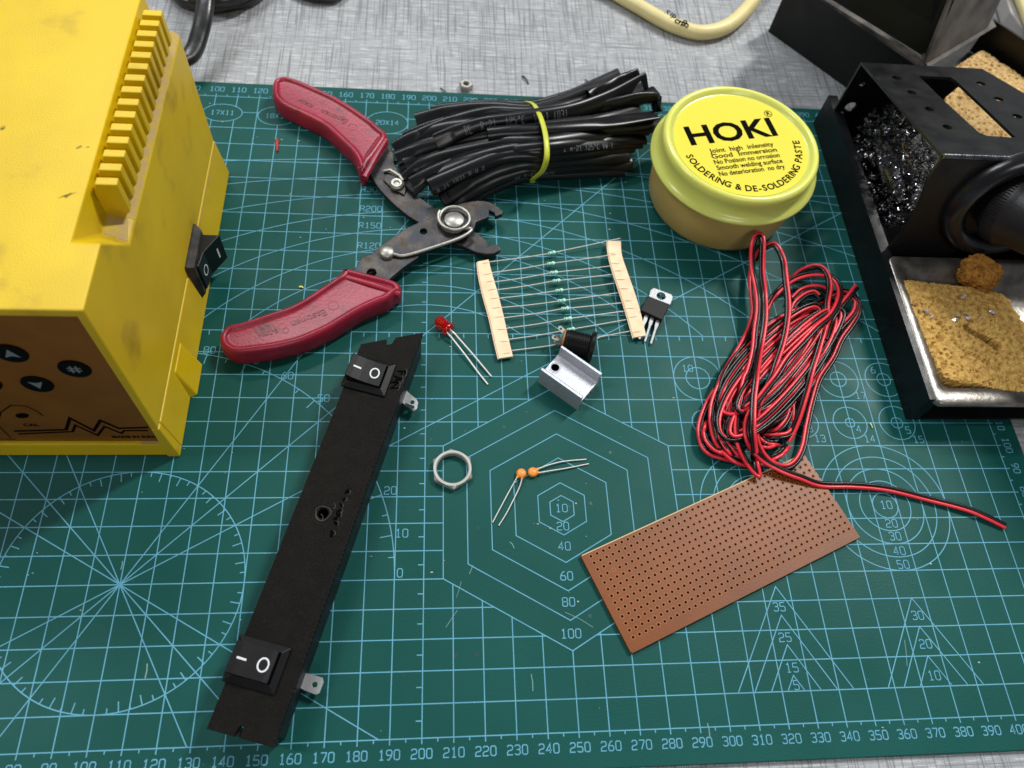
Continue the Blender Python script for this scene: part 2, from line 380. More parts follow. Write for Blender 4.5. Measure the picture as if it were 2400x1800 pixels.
def arc(cx, cy, r, a0, a1, z, wd=LW, rx=None):
    n = max(8, int(abs(a1-a0)*r/120)); n = min(n, 160); full = abs(abs(a1-a0)-360) < 1e-6
    pts = [(cx+(rx or r)*math.cos(math.radians(a0+(a1-a0)*i/n)), cy+r*math.sin(math.radians(a0+(a1-a0)*i/n)), 0) for i in range(n if full else n+1)]
    g.line(pts, wd, z, closed=full)
for r in (5, 10, 20, 30, 40, 50): g.line([(250+r*math.sin(math.radians(60*i)), 75+r*math.cos(math.radians(60*i)), 0) for i in range(6)], LW, .06, closed=True)
for ex, ey, ea, eb in ELL: arc(ex, ey, eb, 0, 360, .06, rx=ea)
for k in range(5): arc(375, 75, 5+5*k, 0, 360, .06)
for k in range(5): arc(325, 75, 2.5+5*k, 0, 360, .063)
for i, r in enumerate((10, 9.5, 9, 8.5, 8)): arc(310+20*i, 130, r, 0, 360, .06+.002*(i % 2)); arc(310+20*i, 130, r/2 if i == 0 else 5-.5*i, 0, 360, .06)
for i, r in enumerate((5.5, 6, 6.5, 7, 7.5)): arc(310+20*i, 110, r, 0, 360, .066+.002*(i % 2)); arc(310+20*i, 110, .5*(i+1), 0, 360, .06)
arc(100, 50, 40, 0, 360, .075); arc(100, 50, 90, 0, 180, .078)
for a in range(0, 360, 5):
    if a % 30 == 0 or a % 45 == 0: continue
    k = 3 if a % 10 == 0 else 1.5; c, s_ = math.cos(math.radians(a)), math.sin(math.radians(a))
    g.line([(100+(39.8-k)*c, 50+(39.8-k)*s_, 0), (100+39.8*c, 50+39.8*s_, 0)], LW, .05)
for a in range(5, 180, 5):
    k = 4 if a % 10 == 0 else 1.8; c, s_ = math.cos(math.radians(a)), math.sin(math.radians(a))
    g.line([(100+(89.8-k)*c, 50+(89.8-k)*s_, 0), (100+89.8*c, 50+89.8*s_, 0)], LW, .05)
def rayline(a, z):
    c, s_ = math.cos(math.radians(a)), math.sin(math.radians(a)); t = 1e9
    if c > 1e-6: t = min(t, 320/c)
    if c < -1e-6: t = min(t, -100/c)
    if s_ > 1e-6: t = min(t, 230/s_)
    if s_ < -1e-6: t = min(t, -50/s_)
    g.line([(100+.4*c, 50+.4*s_, 0), (100+t*c, 50+t*s_, 0)], LW, z)
for i, a in enumerate((30, 45, 60, 120, 135, 150, 210, 225, 240, 300, 315, 330)): rayline(a, .085+.0015*i)
for top, r in ((163.6, 60.5), (173.6, 80), (183.7, 100), (193.5, 121), (203.4, 151.5), (213.3, 203.2), (223.4, 305.7), (233.5, 499.5), (243.4, 1000)):
    cy = top-r
    a = 90-math.degrees(math.acos(max(-1, min(1, (150-cy)/r))))
    xr = min(220, math.sqrt(max(0, r*r-(150-cy)**2))); a = math.degrees(math.acos(xr/r)); xl = min(195, xr); al = 180-math.degrees(math.acos(xl/r))
    arc(200, cy, r, a, al, .11)
for cx, hs in ((325, (35, 25, 15, 5)), (375, (30, 20, 10))):
    for h in hs: hw = h/math.sqrt(3); g.line([(cx-hw, 10.2, 0), (cx, 10+h, 0), (cx+hw, 10.2, 0)], LW, .12)
g.build('printed_grid', M_ink, mat_o, weld=False)
t = MB()
for x in range(0, 430, 10):
    if x: strokes(t, str(x), x, -4.4, 2.7, wd=.36, wx=1.02); strokes(t, str(x), x, 284.6, 2.9, wd=.36, wx=.95)
for y in range(10, 280, 10): strokes(t, str(y), 434.4, y, 2.7, ang=-math.pi/2, wd=.34)
for s, y in (('10', 75.1), ('20', 68.3), ('40', 60.9), ('60', 50.2), ('80', 41.2), ('100', 30.6)): strokes(t, s, 249.8, y, 2.9, wd=.34)
for s, y in (('10', 75.2), ('20', 67.9), ('30', 62.9), ('40', 57.3), ('50', 52.2)): strokes(t, s, 375.4, y, 3.0, wd=.34)
for s, x, y in (('35', 324.8, 37.9), ('25', 324.7, 27.5), ('15', 325, 17.5), ('5', 325.3, 11.9), ('30', 375.4, 33.8), ('20', 375.4, 24), ('10', 375.3, 13.5), ('10', 306.3, 134.5), ('6', 386.4, 134.5), ('17', 377.7, 122.4),
                ('18', 357, 122.2), ('20', 317.5, 121.5), ('4', 372.8, 107.2), ('14', 376.3, 102.9), ('5', 393.7, 106.7), ('15', 396.9, 102.6), ('3', 352.5, 107.3), ('13', 355.6, 103), ('2', 332.2, 107.6), ('12', 335.6, 103.4),
                ('80', 116.3, 140.7), ('70', 133.2, 136.2), ('60', 146.8, 129.6), ('50', 161.2, 119.9), ('40', 171.5, 110), ('30', 180.4, 97.4), ('20', 187.6, 82.4), ('10', 192.1, 66.4), ('0', 191.8, 52.3), ('90', 100, 143)):
    strokes(t, s, x, y, 2.9, wd=.33)
for i, s in enumerate(('R60', 'R80', 'R100', 'R120', 'R150', 'R200', 'R300', 'R500')): strokes(t, s, 175, (163.5, 173.4, 183.6, 193.6, 204.6, 214, 225.2, 236)[i], 2.9, wd=.33)
for s, x, y in (('17X11', 104.4, 269.2), ('18X12', 129.3, 268.4), ('19X13', 155, 268), ('20X14', 180.3, 267), ('21X15', 205.5, 266.5)): strokes(t, s, x, y, 2.7, wd=.33, wx=.95)
t.build('printed_lettering', M_ink, mat_o, weld=False)
# dents and scratches worn into the mat
d = MB(); sc_ = MB()
def blot(mb, x, y, r, z, asp=1, ang=0, n=11, jit=.35):
    pts = []
    for i in range(n):
        a = 2*math.pi*i/n; rr = r*(1+random.uniform(-jit, jit)); X = rr*math.cos(a)*asp; Y = rr*math.sin(a); pts.append((x+X*math.cos(ang)-Y*math.sin(ang), y+X*math.sin(ang)+Y*math.cos(ang), z))
    mb.add(pts, [tuple(range(n))])
c8 = crop(850, 1300, 3.687)
for (u, v), r in ((c8(1965, 530), .8), (c8(805, 870), 1.0), (c8(985, 860), 1.0), (c8(360, 1045), .6), ((1210, 1235), .5), ((1182, 1000), .6), ((1120, 1237), .5), ((2170, 1580), .4), ((1385, 1180), .6), ((1335, 1187), .5), ((1430, 1060), .5), ((1010, 1030), .5), ((1090, 1010), .5)):
    p = at(u, v); blot(d, p.x, p.y, r, .015)
for u, v, u2, v2, wd in ((1081, 1362, 1070, 1400, .25), (1072, 1430, 1045, 1470, .3), (1245, 1580, 1249, 1620, .5), (1658, 1695, 1664, 1730, .6), (2120, 1500, 2126, 1560, .35), (1325, 1435, 1390, 1470, .3), (345, 1555, 340, 1590, .7), (287, 1315, 283, 1335, .6), (1100, 1345, 1108, 1325, .4), (1195, 1270, 1205, 1285, .5), (2240, 1075, 2246, 1100, .3)):
    a, b = at(u, v), at(u2, v2); mid = (a+b)/2+Vector((.2, .3, 0)); sc_.line([a, a.lerp(mid, .5), mid, b], wd*.6, .012)
d.build('dent_marks', M_dent, mat_o, weld=False); sc_.build('scratch_marks', M_scr, mat_o, weld=False)
# ------------------------------------------------------------------ soldering station (left)
st = empty('soldering_station', (40, 165, 0), 'yellow soldering station box with amber keypad front and slotted top corner', 'soldering station')
XR = 110.5
def fy(z): return 96.2 + z*.045
b = MB()
lo = MB()
ZB = 20.6; XI = XR-2.7; F3 = lambda z: fy(z)+3.4
hv = {'a': (-60, fy(88), 88), 'b': (XR, fy(88), 88), 'c': (XR, 122.6, 88), 'd': (102.6, 122.6, 88), 'e': (102.6, 231, 88), 'f': (-60, 231, 88),
      'g': (XR, fy(ZB), ZB), 'h': (XR, 231, ZB), 'i': (XR, 231, 71.2), 'j': (XR, 135.5, 71.2), 'k': (103.6, 135.5, 75.5), 'l': (103.6, 231, 75.5), 'm': (-60, 231, ZB),
      'n': (-60, fy(84.8), 84.8), 'o': (XI, fy(84.8), 84.8), 'p': (XI, fy(ZB), ZB), 'q': (-60, F3(84.8), 84.8), 'r': (XI, F3(84.8), 84.8), 's': (XI, F3(ZB), ZB), 't': (-60, F3(ZB), ZB)}
hk_ = list(hv); b.add([hv[k] for k in hk_], [tuple(hk_.index(c) for c in f) for f in ('abcdef', 'bghijc', 'cjkd', 'dkle', 'kjil', 'felihm', 'aonb'.replace('aonb', 'anob'), 'bopg', 'nqro', 'orsp', 'qtsr', 'tmhgps', 'afmtqn')])
b.v = b.v
# front rim of the hood
b.build('hood', M_yel, st, bevel=.6)
XI2 = XR-2.7
hexf = [(0,1,2,3),(7,6,5,4),(0,4,5,1),(1,5,6,2),(2,6,7,3),(3,7,4,0)]
lo.add([(-60, 99.9, 20.3), (110.62, 99.9, 20.3), (110.62, 231.1, 20.3), (-60, 231.1, 20.3), (-60, 99.9, .1), (112.3, 99.9, .1), (112.3, 232.4, .1), (-60, 232.4, .1)], hexf)
lo.add([(XI2, fy(20)+.05, 20.3), (110.62, fy(20)+.05, 20.3), (110.62, 99.85, 20.3), (XI2, 99.85, 20.3), (XI2, 95.8, .1), (112.3, 95.8, .1), (112.3, 99.85, .1), (XI2, 99.85, .1)], hexf)
lo.add([(-60, 97.4, 7.4), (XI2-.05, 97.4, 7.4), (XI2-.05, 99.85, 7.4), (-60, 99.85, 7.4), (-60, 96.4, .1), (XI2-.05, 96.4, .1), (XI2-.05, 99.85, .1), (-60, 99.85, .1)], hexf)
lo.add([(110, 120.5, 17), (111.2, 121.5, 17), (111.2, 133.5, 17), (110, 134.5, 17), (110, 118.2, .1), (114.7, 121.0, .1), (114.7, 134.0, .1), (110, 137.6, .1)], hexf)
lo.build('base', M_yel, st, bevel=.5)
dd = MB(); dd.prism([(104, 136.2, 75.27), (110, 136.2, 71.53), (108.6, 145, 72.4), (104, 145.4, 75.27)], (0, 0, .1)); dd.build('dust_stain', M_dust, st, bevel=0)
dd = MB(); dd.prism([(107.6, 145, 73.0), (110.3, 145, 71.34), (110.3, 231, 71.34), (107.6, 231, 73.0)], (0, 0, .1)); dd.build('dust_stain', M_dust, st)
dd = MB(); dd.prism([(110.66, 165, 19.9), (110.72, 165, 19.0), (110.72, 231, 19.0), (110.66, 231, 19.9)], (.06, 0, 0)); dd.box((100.5, 97.5, 7.42), (107.7, 99.6, 7.5)); dd.build('dust_stain', M_dust, st)
cf = crop(0, 0, 2.765)
for (u, v) in [(765,1160),(795,1068),(815,980),(840,893),(865,810),(888,728),(908,648),(930,568),(950,492),(970,418),(992,345),(1010,275),(1025,207),(1045,140),(1062,75)]:
    y = at(*cf(u, v), 88).y; fb = MB()
    fb.prism([(103.2, y-2.5, 74.5), (108.2, y-2.5, 73.0), (109.6, y-2.5, 75.4), (110.4, y-2.5, 76), (110.8, y-2.5, 77), (110.8, y-2.5, 88.2), (104.6, y-2.5, 88.2), (103.2, y-2.5, 84)], (0, 2.9, 0)); fb.build('fin', M_yel, st, bevel=.35)
YP = 99.2
pn = MB(); pn.box((-60, 98.9, 7.9), (XR-2.7, 99.2+.05, 84.6)); 
pv = MB(); pv.add([(-60, 98.7, 7.6), (XR-2.65, 98.7, 7.6), (XR-2.65, fy(84)+1.6, 84.7), (-60, fy(84)+1.6, 84.7), (-60, 99.4, 7.6), (XR-2.65, 99.4, 7.6), (XR-2.65, fy(84)+3.3, 84.7), (-60, fy(84)+3.3, 84.7)], [(0,1,2,3),(7,6,5,4),(0,4,5,1),(1,5,6,2),(2,6,7,3),(3,7,4,0)])
panel = pv.build('front_panel', M_panel, st)
PP = Vector((0, 98.7, 7.6)); PN = Vector((0, 84.7-7.6, -(fy(84)+1.6-98.7))).normalized() * -1
c2 = crop(0, 740, 4.609)
def pan(x, y): return onplane(*c2(x, y), PP, PN)
for cx, cy, icon in ((120, 400, 'up'), (808, 568, 'hash'), (405, 732, 'dn'), (-160, 720, 'sq')):
    ctr = pan(cx, cy); F = frame(ctr, (1, 0, 0), PN)
    me = shape_mesh(circ(0, 0, 4.6, 32), [], .5, .12); me.transform(F @ Matrix.Translation((0, 0, .2))); bt = link_mesh('button', me, M_btn, panel)
    ic = MB()
    def ln(pts, wd): ic.line([F @ Vector((a, b_, 0)) for a, b_ in pts], wd, .5, N=PN)
    if icon == 'hash':
        for q in (-.8, .8): ln([(q, -1.8), (q, 1.8)], .7); ic.line([F @ Vector((-2, q*.8, 0)), F @ Vector((2, q*.8, 0))], .5, .51, N=PN)
    elif icon == 'up': ic.add([F @ Vector(p) for p in ((-2.2, -1.8, .5), (0, -1.0, .5), (2.2, -1.8, .5), (0, 2.4, .5))], [(0, 1, 2, 3)])
    elif icon == 'dn': ic.add([F @ Vector(p) for p in ((-2.2, 1.8, .5), (0, 1.0, .5), (2.2, 1.8, .5), (0, -2.4, .5))], [(3, 2, 1, 0)])
    else: ic.add([F @ Vector(p) for p in ((-1.5, -1.5, .5), (1.5, -1.5, .5), (1.5, 1.5, .5), (-1.5, 1.5, .5))], [(0, 1, 2, 3)])
    ic.build('icon', M_grey, bt, weld=False)
pr = MB()
def pl(pts, wd, lift, mi): pr.line([pan(*p) for p in pts], wd, lift, N=PN, mi=mi)
pl([(150, 1245), (715, 1230), (755, 1105), (1015, 1240), (1085, 1130), (1285, 1215), (1600, 1205)], 1.15, .06, 0)
pl([(200, 1275), (785, 1250), (815, 1180), (1055, 1290), (1130, 1195), (1310, 1268), (1345, 1240), (1600, 1238)], .9, .09, 1)
pl([(-60, 1290), (10, 1040), (120, 965), (280, 975), (400, 1030), (465, 1078)], .5, .06, 1)
pl([(0, 1330), (170, 1335)], .4, .06, 1); pl([(-20, 1180), (120, 1320)], .4, .07, 1)
pr.add([pan(240+75*math.cos(a), 1078+28*math.sin(a)) + PN*.05 for a in [2*math.pi*i/20 for i in range(20)]], [tuple(range(20))], 0)
meshes_join(pr, text_mesh('CAL', 2.6, .08), frame(pan(335, 1180)+PN*.06, (1, 0, 0), PN), 0)
meshes_join(pr, text_mesh('MADE IN INDIA', 2.3, .08), frame(pan(1470, 1308)+PN*.06, (1, 0, 0), PN), 1)
pr.build('printed_marks', [M_dkprn, M_brown], panel, weld=False)
# side rocker switch
sw = MB(); sw.prism([(110.2, 161, 5), (110.2, 182, 5), (110.2, 182, 25.5), (110.2, 161, 25.5)], (1.2, 0, 0)); 
sw.add([(111.4, 161, 5), (111.4, 182, 5), (111.4, 182, 25.5), (111.4, 161, 25.5), (113.4, 162.5, 6.8), (113.4, 180.5, 6.8), (113.4, 180.5, 23.7), (113.4, 162.5, 23.7)], [(0,1,5,4),(1,2,6,5),(2,3,7,6),(3,0,4,7),(4,5,6,7)])
swo = sw.build('rocker_switch', M_blkdusty, st, bevel=.2)
rk = MB(); rk.prism([(112, 164, 8), (114.2, 164, 8), (115.2, 171, 8), (120.0, 179.5, 8), (112, 179.5, 8)], (0, 0, 14.2)); rko = rk.build('rocker', M_blk, swo, bevel=.3)
rm = MB(); n1 = Vector((1, -.59, 0)).normalized()
rm.line([(118.3, 176.4, 12.2), (118.3, 176.4, 17.6)], .7, .05, N=Vector((.86, -.5, 0)))
rm.line([Vector((114.75, 168, 15)) + Vector((.14, .99, 0))*(1.7*math.cos(a)) + Vector((0, 0, 1))*(2.4*math.sin(a)) for a in [2*math.pi*i/20 for i in range(20)]], .5, .06, closed=True, N=Vector((.99, -.14, 0)))
rm.build('mark', M_white, rko, weld=False)
# black smudges
sm = MB()
for u, v, r, a in ((156, 458, 2.2, 3), (185, 345, 1.3, 2.5), (205, 345, .8, 2), (5, 300, 2, 1.5), (168, 565, .5, 1)):
    p = at(u, v, 88.03); blot(sm, p.x, p.y, r*.3, 88.03, a, .5, 14, .5)
sm.build('smudge_stain', mat('smudge', (96, 82, 24), .7, c2=(190, 160, 30), size=1.2, amt=.9), st, weld=False)
# ------------------------------------------------------------------ power cord behind the station
pc = MB(); z = 6
path = [at(486, -200, 26), at(484, -60, 22), at(480, 20, 18), at(468, 80, 13), at(450, 125, 10), (84, 290, 10), (64, 268, 11), (52, 238, 12)]
pc.sweep(cr(path, 8), lambda t_, i: [(4.2*math.cos(a), 3.0*math.sin(a)*(1+.12*math.cos(2*a))) for a in [2*math.pi*q/14 for q in range(14)]], 0)
loop = [at(u, v, zz) for u, v, zz in ((380, -150, 1), (410, -20, 1), (470, 12, 1), (530, 12, 1), (610, -20, 1), (700, -150, 1))]
pc.tube(cr(loop, 8), 3.4, 12)
loop = [at(u, v, zz) for u, v, zz in ((395, -160, 6), (428, -34, 6), (490, -2, 6), (560, -8, 6), (640, -60, 5), (760, -120, 3))]
pc.tube(cr(loop, 8), 3.4, 12)
loop = [at(u, v, zz) for u, v, zz in ((620, -120, 1), (690, -30, 1), (750, -8, 1), (800, -22, 1), (850, -120, 1))]
pc.tube(cr(loop, 8), 3.0, 12)
po = pc.build('power_cord', M_cord, origin=(110, 300, -2)); tag(po, 'thick black power cord looped on the worktop behind the yellow box', 'power cord')
# ------------------------------------------------------------------ wire stripper
ws = empty('wire_stripper', (150, 205, 0), 'wire stripper pliers with worn red grips lying half under black tubing', 'wire stripper')
cA = crop(600, 150, 3.687); cB = crop(500, 600, 4.148)
gA = [(150,260),(165,200),(230,168),(300,172),(400,205),(560,275),(700,340),(850,430),(950,500),(1020,550),(1085,610),(1135,650),(1138,700),(1100,760),(1040,850),(990,910),(960,980),(920,1005),(895,980),(870,900),(830,830),(740,740),(600,610),(480,540),(350,480),(230,420),(160,350)]
gB = [(75,850),(95,790),(170,720),(300,690),(450,640),(600,590),(750,540),(900,460),(1050,360),(1180,270),(1250,225),(1262,180),(1330,178),(1500,220),(1700,270),(1800,310),(1830,360),(1820,410),(1775,430),(1700,490),(1600,530),(1450,600),(1300,690),(1150,780),(1000,850),(850,910),(650,960),(450,990),(250,1010),(150,980),(90,920)]
def shrink(poly, k):
    """inset a 2D loop by k"""
    n = len(poly); out = []
    area_ = sum(poly[i][0]*poly[(i+1) % n][1]-poly[(i+1) % n][0]*poly[i][1] for i in range(n)); sg = 1 if area_ > 0 else -1
    for i in range(n):
        a, p, c = Vector(poly[i-1]), Vector(poly[i]), Vector(poly[(i+1) % n]); d1 = (p-a).normalized(); d2 = (c-p).normalized()
        n1 = Vector((-d1.y, d1.x))*sg; n2 = Vector((-d2.y, d2.x))*sg; mm = (n1+n2).normalized(); out.append(tuple(p+mm*(k/max(.5, mm.dot(n1)))))
    return out
def grip(poly, cc, name):
    base = [at(*cc(x, y), 5.0) for x, y in poly]; P = [tuple(v.xy) for v in cr([(p.x, p.y, 0) for p in base], 3, closed=True)]
    lays = [(1.4, .3), (.4, 1.2), (0, 3), (0, 6.2), (.3, 8.2), (.9, 9.5), (1.7, 10.1), (2.3, 10.1), (2.8, 9.7), (3.1, 9.0), (3.5, 8.8), (4.2, 8.75)]
    mb = MB(); vs = []; n = len(P)
    for k, z in lays: vs += [(x, y, z) for x, y in shrink(P, k)]
    fs = [(i*n+q, i*n+(q+1) % n, (i+1)*n+(q+1) % n, (i+1)*n+q) for i in range(len(lays)-1) for q in range(n)]
    fs += [tuple(reversed(range(n))), tuple(range((len(lays)-1)*n, len(lays)*n))]
    mb.add(vs, fs, 0, True); return mb.build(name, M_grip, ws)
g1 = grip(gA, cA, 'grip'); g2 = grip(gB, cB, 'grip')
# collar lip and mould notches of each grip
for cc, a, bb, go in ((cB, (1262, 205), (1815, 375), g2), (cA, (1120, 660), (935, 985), g1)):
    p, q = at(*cc(*a), 8), at(*cc(*bb), 8); mb = MB(); mb.tube([p, p.lerp(q, .5)+Vector((0, 0, .6)), q], 1.5, 10); mb.build('collar', M_grip, go)
for cc, pts, go in ((cB, [(470,970),(590,940),(700,915),(810,885),(920,850),(1010,800),(1100,765),(1195,715),(1280,670),(1365,615),(1440,580),(1520,515)], g2), (cA, [(350,455),(430,490),(500,525),(560,560),(620,595),(680,645),(730,695),(770,740),(810,785)], g1)):
    mb = MB()
    for x, y in pts:
        p = at(*cc(x, y), 4.5); mb.lathe([(0, -.3), (.8, -.1), (1.1, .25), (.5, .7), (0, .8)], p, 8)
    mb.build('notch', M_gripd, go)
def emb(s, size, cc, p0, p1, z, go, flip=False):
    a, b_ = at(*cc(*p0), z), at(*cc(*p1), z); mb = MB(); me = text_mesh(s, size, .07, .08)
    meshes_join(mb, me, frame((a+b_)/2, b_-a, (0, 0, 1))); mb.build('embossed_text', M_gripd, go, weld=False)
emb('Eastman', 4.3, cB, (1110, 530), (745, 670), 8.84, g2); emb('E-2024', 2.8, cB, (640, 715), (420, 770), 8.84, g2)
emb('Eastman', 4.2, cA, (790, 500), (560, 400), 8.84, g1); emb('E-2024', 2.7, cA, (510, 375), (360, 295), 8.84, g1)
ml = MB()
for cc, x, y, go in ((cB, 1167, 480, g2), (cA, 835, 545, g1), (cB, 703, 722, g2)):
    p = at(*cc(x, y), 8.84); ml.line([p+Vector((2.0*math.cos(t_), 2.0*math.sin(t_), 0))*(.6 if x == 703 else 1) for t_ in [2*math.pi*i/20 for i in range(20)]], .35, 0, closed=True)
ml.build('emblem', M_gripd, g2, weld=False)
pB = [(1255,205),(1340,178),(1380,140),(1430,60),(1500,-30)]
def px(cc, l): return [cc(x, y) for x, y in l]
armB = px(cB, [(1262,230),(1340,165),(1400,90),(1440,10)]) + px(cA, [(1000,1640),(1060,1580),(1130,1530),(1200,1480),(1290,1420),(1400,1370),(1500,1330),(1620,1290),(1690,1240),(1750,1205),(1830,1190),(1900,1180),(1970,1180),(2040,1200),(2095,1235),(2135,1268),(2125,1295),(2070,1315),(2060,1285),(2015,1262),(2012,1320),(1900,1365),(1885,1420),(1840,1465),(1780,1500),(1600,1560),(1400,1640)]) + px(cB, [(1990,15),(1850,110),(1740,200),(1645,290),(1500,300)])
armA = px(cA, [(1110,680),(1165,715),(1185,760),(1195,850),(1235,940),(1290,1050),(1380,1130),(1500,1210),(1620,1280),(1720,1260),(1830,1330),(1860,1430),(1930,1470),(2000,1530),(2010,1570),(2060,1550),(2110,1575),(2112,1605),(2060,1635),(1980,1640),(1900,1625),(1800,1580),(1700,1540),(1620,1470),(1500,1420),(1410,1370),(1320,1315),(1250,1260),(1180,1200),(1110,1130),(1050,1060),(1000,980),(960,900)])
def flat(name, pxs, z0, z1, m, parent, holes=(), bevel=.35):
    P = [tuple(at(u, v, z1).xy) for u, v in pxs]
    H = [circ(at(u, v, z1).x, at(u, v, z1).y, r, 20) for u, v, r in holes]
    return plate(name, P, H, z1-z0, Matrix.Translation((0, 0, (z0+z1)/2)), m, parent, bevel=bevel)
hb = [(*cA(1447, 1445), 1.5), (*cB(1538, 160), 1.9)]
flat('lower_arm', armA, 2.2, 4.6, M_steeld, ws); flat('upper_arm', armB, 4.7, 7.2, M_steeld, ws, hb)
pv_ = at(*cA(1712, 1345), 8.4); mb = MB(); mb.lathe([(4.3, -2), (4.3, .1), (4.05, .45), (0, .55)], pv_, 32); mb.build('pivot_rivet', M_steel, ws)
rv = at(*cA(1130, 1622), 8.4); mb = MB(); mb.lathe([(3.2, -1.2), (3.2, .1), (2.6, .7), (1.2, 1.1), (0, 1.2)], rv, 24); mb.build('stop_pin', M_steel, ws)
sp = []
for i in range(40): a = math.radians(-20-i*14); rr = 6.1+.02*i; sp.append((pv_.x+rr*math.cos(a), pv_.y+rr*math.sin(a), 8.3+.05*i))
end = at(*cA(1290, 1655), 8.0); e2 = at(*cB(1850, 60), 7.6); e3 = at(*cB(1700, 30), 8.0)
leg = [tuple(at(*cA(1180, 1640), 8.3)), tuple(end), tuple(at(*cA(1560, 1575), 8.6)), tuple(at(*cA(1780, 1495), 8.6)), tuple(at(*cA(1865, 1430), 8.6))]
mb = MB(); mb.tube(cr(leg + sp[2:], 5), .75, 8); mb.build('torsion_spring', M_steel, ws)
mb = MB(); s1 = at(*cA(1215, 1035), 6.5); mb.lathe([(2.9, -1.6), (3.1, 0), (2.4, .9), (1.4, .9), (1.0, .1), (0, 0)], s1, 14, smooth=False); mb.tube([at(*cA(1105, 925), 5.2), at(*cA(1160, 915), 6.4), at(*cA(1240, 965), 6.2), at(*cA(1270, 1010), 6)], .8, 8); mb.build('adjuster_screw', M_steel, ws)
mb = MB(); mb.prism([at(*cA(x, y), 4.7) for x, y in ((1130, 960), (1250, 990), (1310, 1060), (1280, 1140), (1180, 1090), (1100, 1010))], (0, 0, .9)); mb.build('stop_plate', M_steeld, ws, bevel=.2)
# ------------------------------------------------------------------ heat-shrink bundle
hs = empty('heat_shrink_bundle', (250, 250, 0), 'bundle of flattened black heat-shrink tubes behind the red pliers', 'tubing bundle')
def hs_tube(pts, wide=(4.2, 3.0, 4.2), high=(1.0, 2.2, 1.2), tw=(0, 0), text=None, ang0=1.57):
    P = cr([at(u, v, z) for u, v, z in pts], 10); n = len(P); K = 24
    def w3(a, t_): return a[0]+(a[1]-a[0])*min(1, t_*2) if t_ < .5 else a[1]+(a[2]-a[1])*(t_*2-1)
    seed = random.uniform(0, 50)
    def sec(t_, i):
        W, H = w3(wide, t_)*.94, w3(high, t_)*1.12; rot = tw[0]+(tw[1]-tw[0])*t_+.25*noise.noise(Vector((t_*3, seed, 0))); out = []
        W *= 1+.10*noise.noise(Vector((t_*6, seed, 3))); H *= 1+.25*noise.noise(Vector((t_*5, seed, 8)))
        for q in range(K):
            a = 2*math.pi*q/K; x = W*math.cos(a); y = H*math.sin(a)*(1-.25*math.exp(-(math.cos(a)*2.4)**2)*(1 if H < 1.6 else 0)); dn = .05*noise.noise(Vector((t_*14, a, seed)))
            x += dn*math.cos(a); y += dn*math.sin(a); out.append((x*math.cos(rot)-y*math.sin(rot), x*math.sin(rot)+y*math.cos(rot)))
        return out
    mb = MB(); rings = mb.sweep(P, sec, caps=False, fixed=True)
    # open ends with a wall thickness and a dark mouth
    for r, k in ((rings[0], P[1]-P[0]), (rings[-1], P[-2]-P[-1])):
        c = sum(r, Vector())/K; d_ = k.normalized(); inner = [c+(p-c)*.86 for p in r]; deep = [p+d_*4 for p in inner]
        mb.add(list(r)+inner+deep, [(i, (i+1) % K, K+(i+1) % K, K+i) for i in range(K)]+[(K+i, K+(i+1) % K, 2*K+(i+1) % K, 2*K+i) for i in range(K)]+[tuple(range(2*K, 3*K))], 0, True)
    o = mb.build('tube', M_shr, hs, weld=False)
    if text:
        s_, t0, h, qc, _ = text; tm = MB(); x = 0; L_ = [0]
        for i in range(1, n): L_.append(L_[-1]+(P[i]-P[i-1]).length)
        def surf(dist, off):
            dist += t0; i = 0
            while i < n-2 and L_[i+1] < dist: i += 1
            f = min(1, max(0, (dist-L_[i])/max(1e-6, L_[i+1]-L_[i]))); r = [rings[i][q].lerp(rings[i+1][q], f) for q in range(K)]; c = sum(r, Vector())/K
            q = qc+off; q0 = int(math.floor(q)) % K; p = r[q0].lerp(r[(q0+1) % K], q-math.floor(q)); nn = (p-c).normalized(); return p, nn
        for ch in s_:
            for stt in G.get(ch, []):
                pts2 = []
                for k in range(len(stt)-1):
                    for j in range(3): pts2.append((stt[k][0]+(stt[k+1][0]-stt[k][0])*j/3, stt[k][1]+(stt[k+1][1]-stt[k][1])*j/3))
                pts2.append(stt[-1]); sp3 = [surf(x+a*h, (b_-.5)*h*text[4]) for a, b_ in pts2]; nn = sum((q[1] for q in sp3), Vector()).normalized()
                tm.line([q[0]+q[1]*.08 for q in sp3], .17, 0, N=nn)
            x += 1.05*h
        tm.build('printed_text', M_shrt, o, weld=False)
    return o
B = 1258
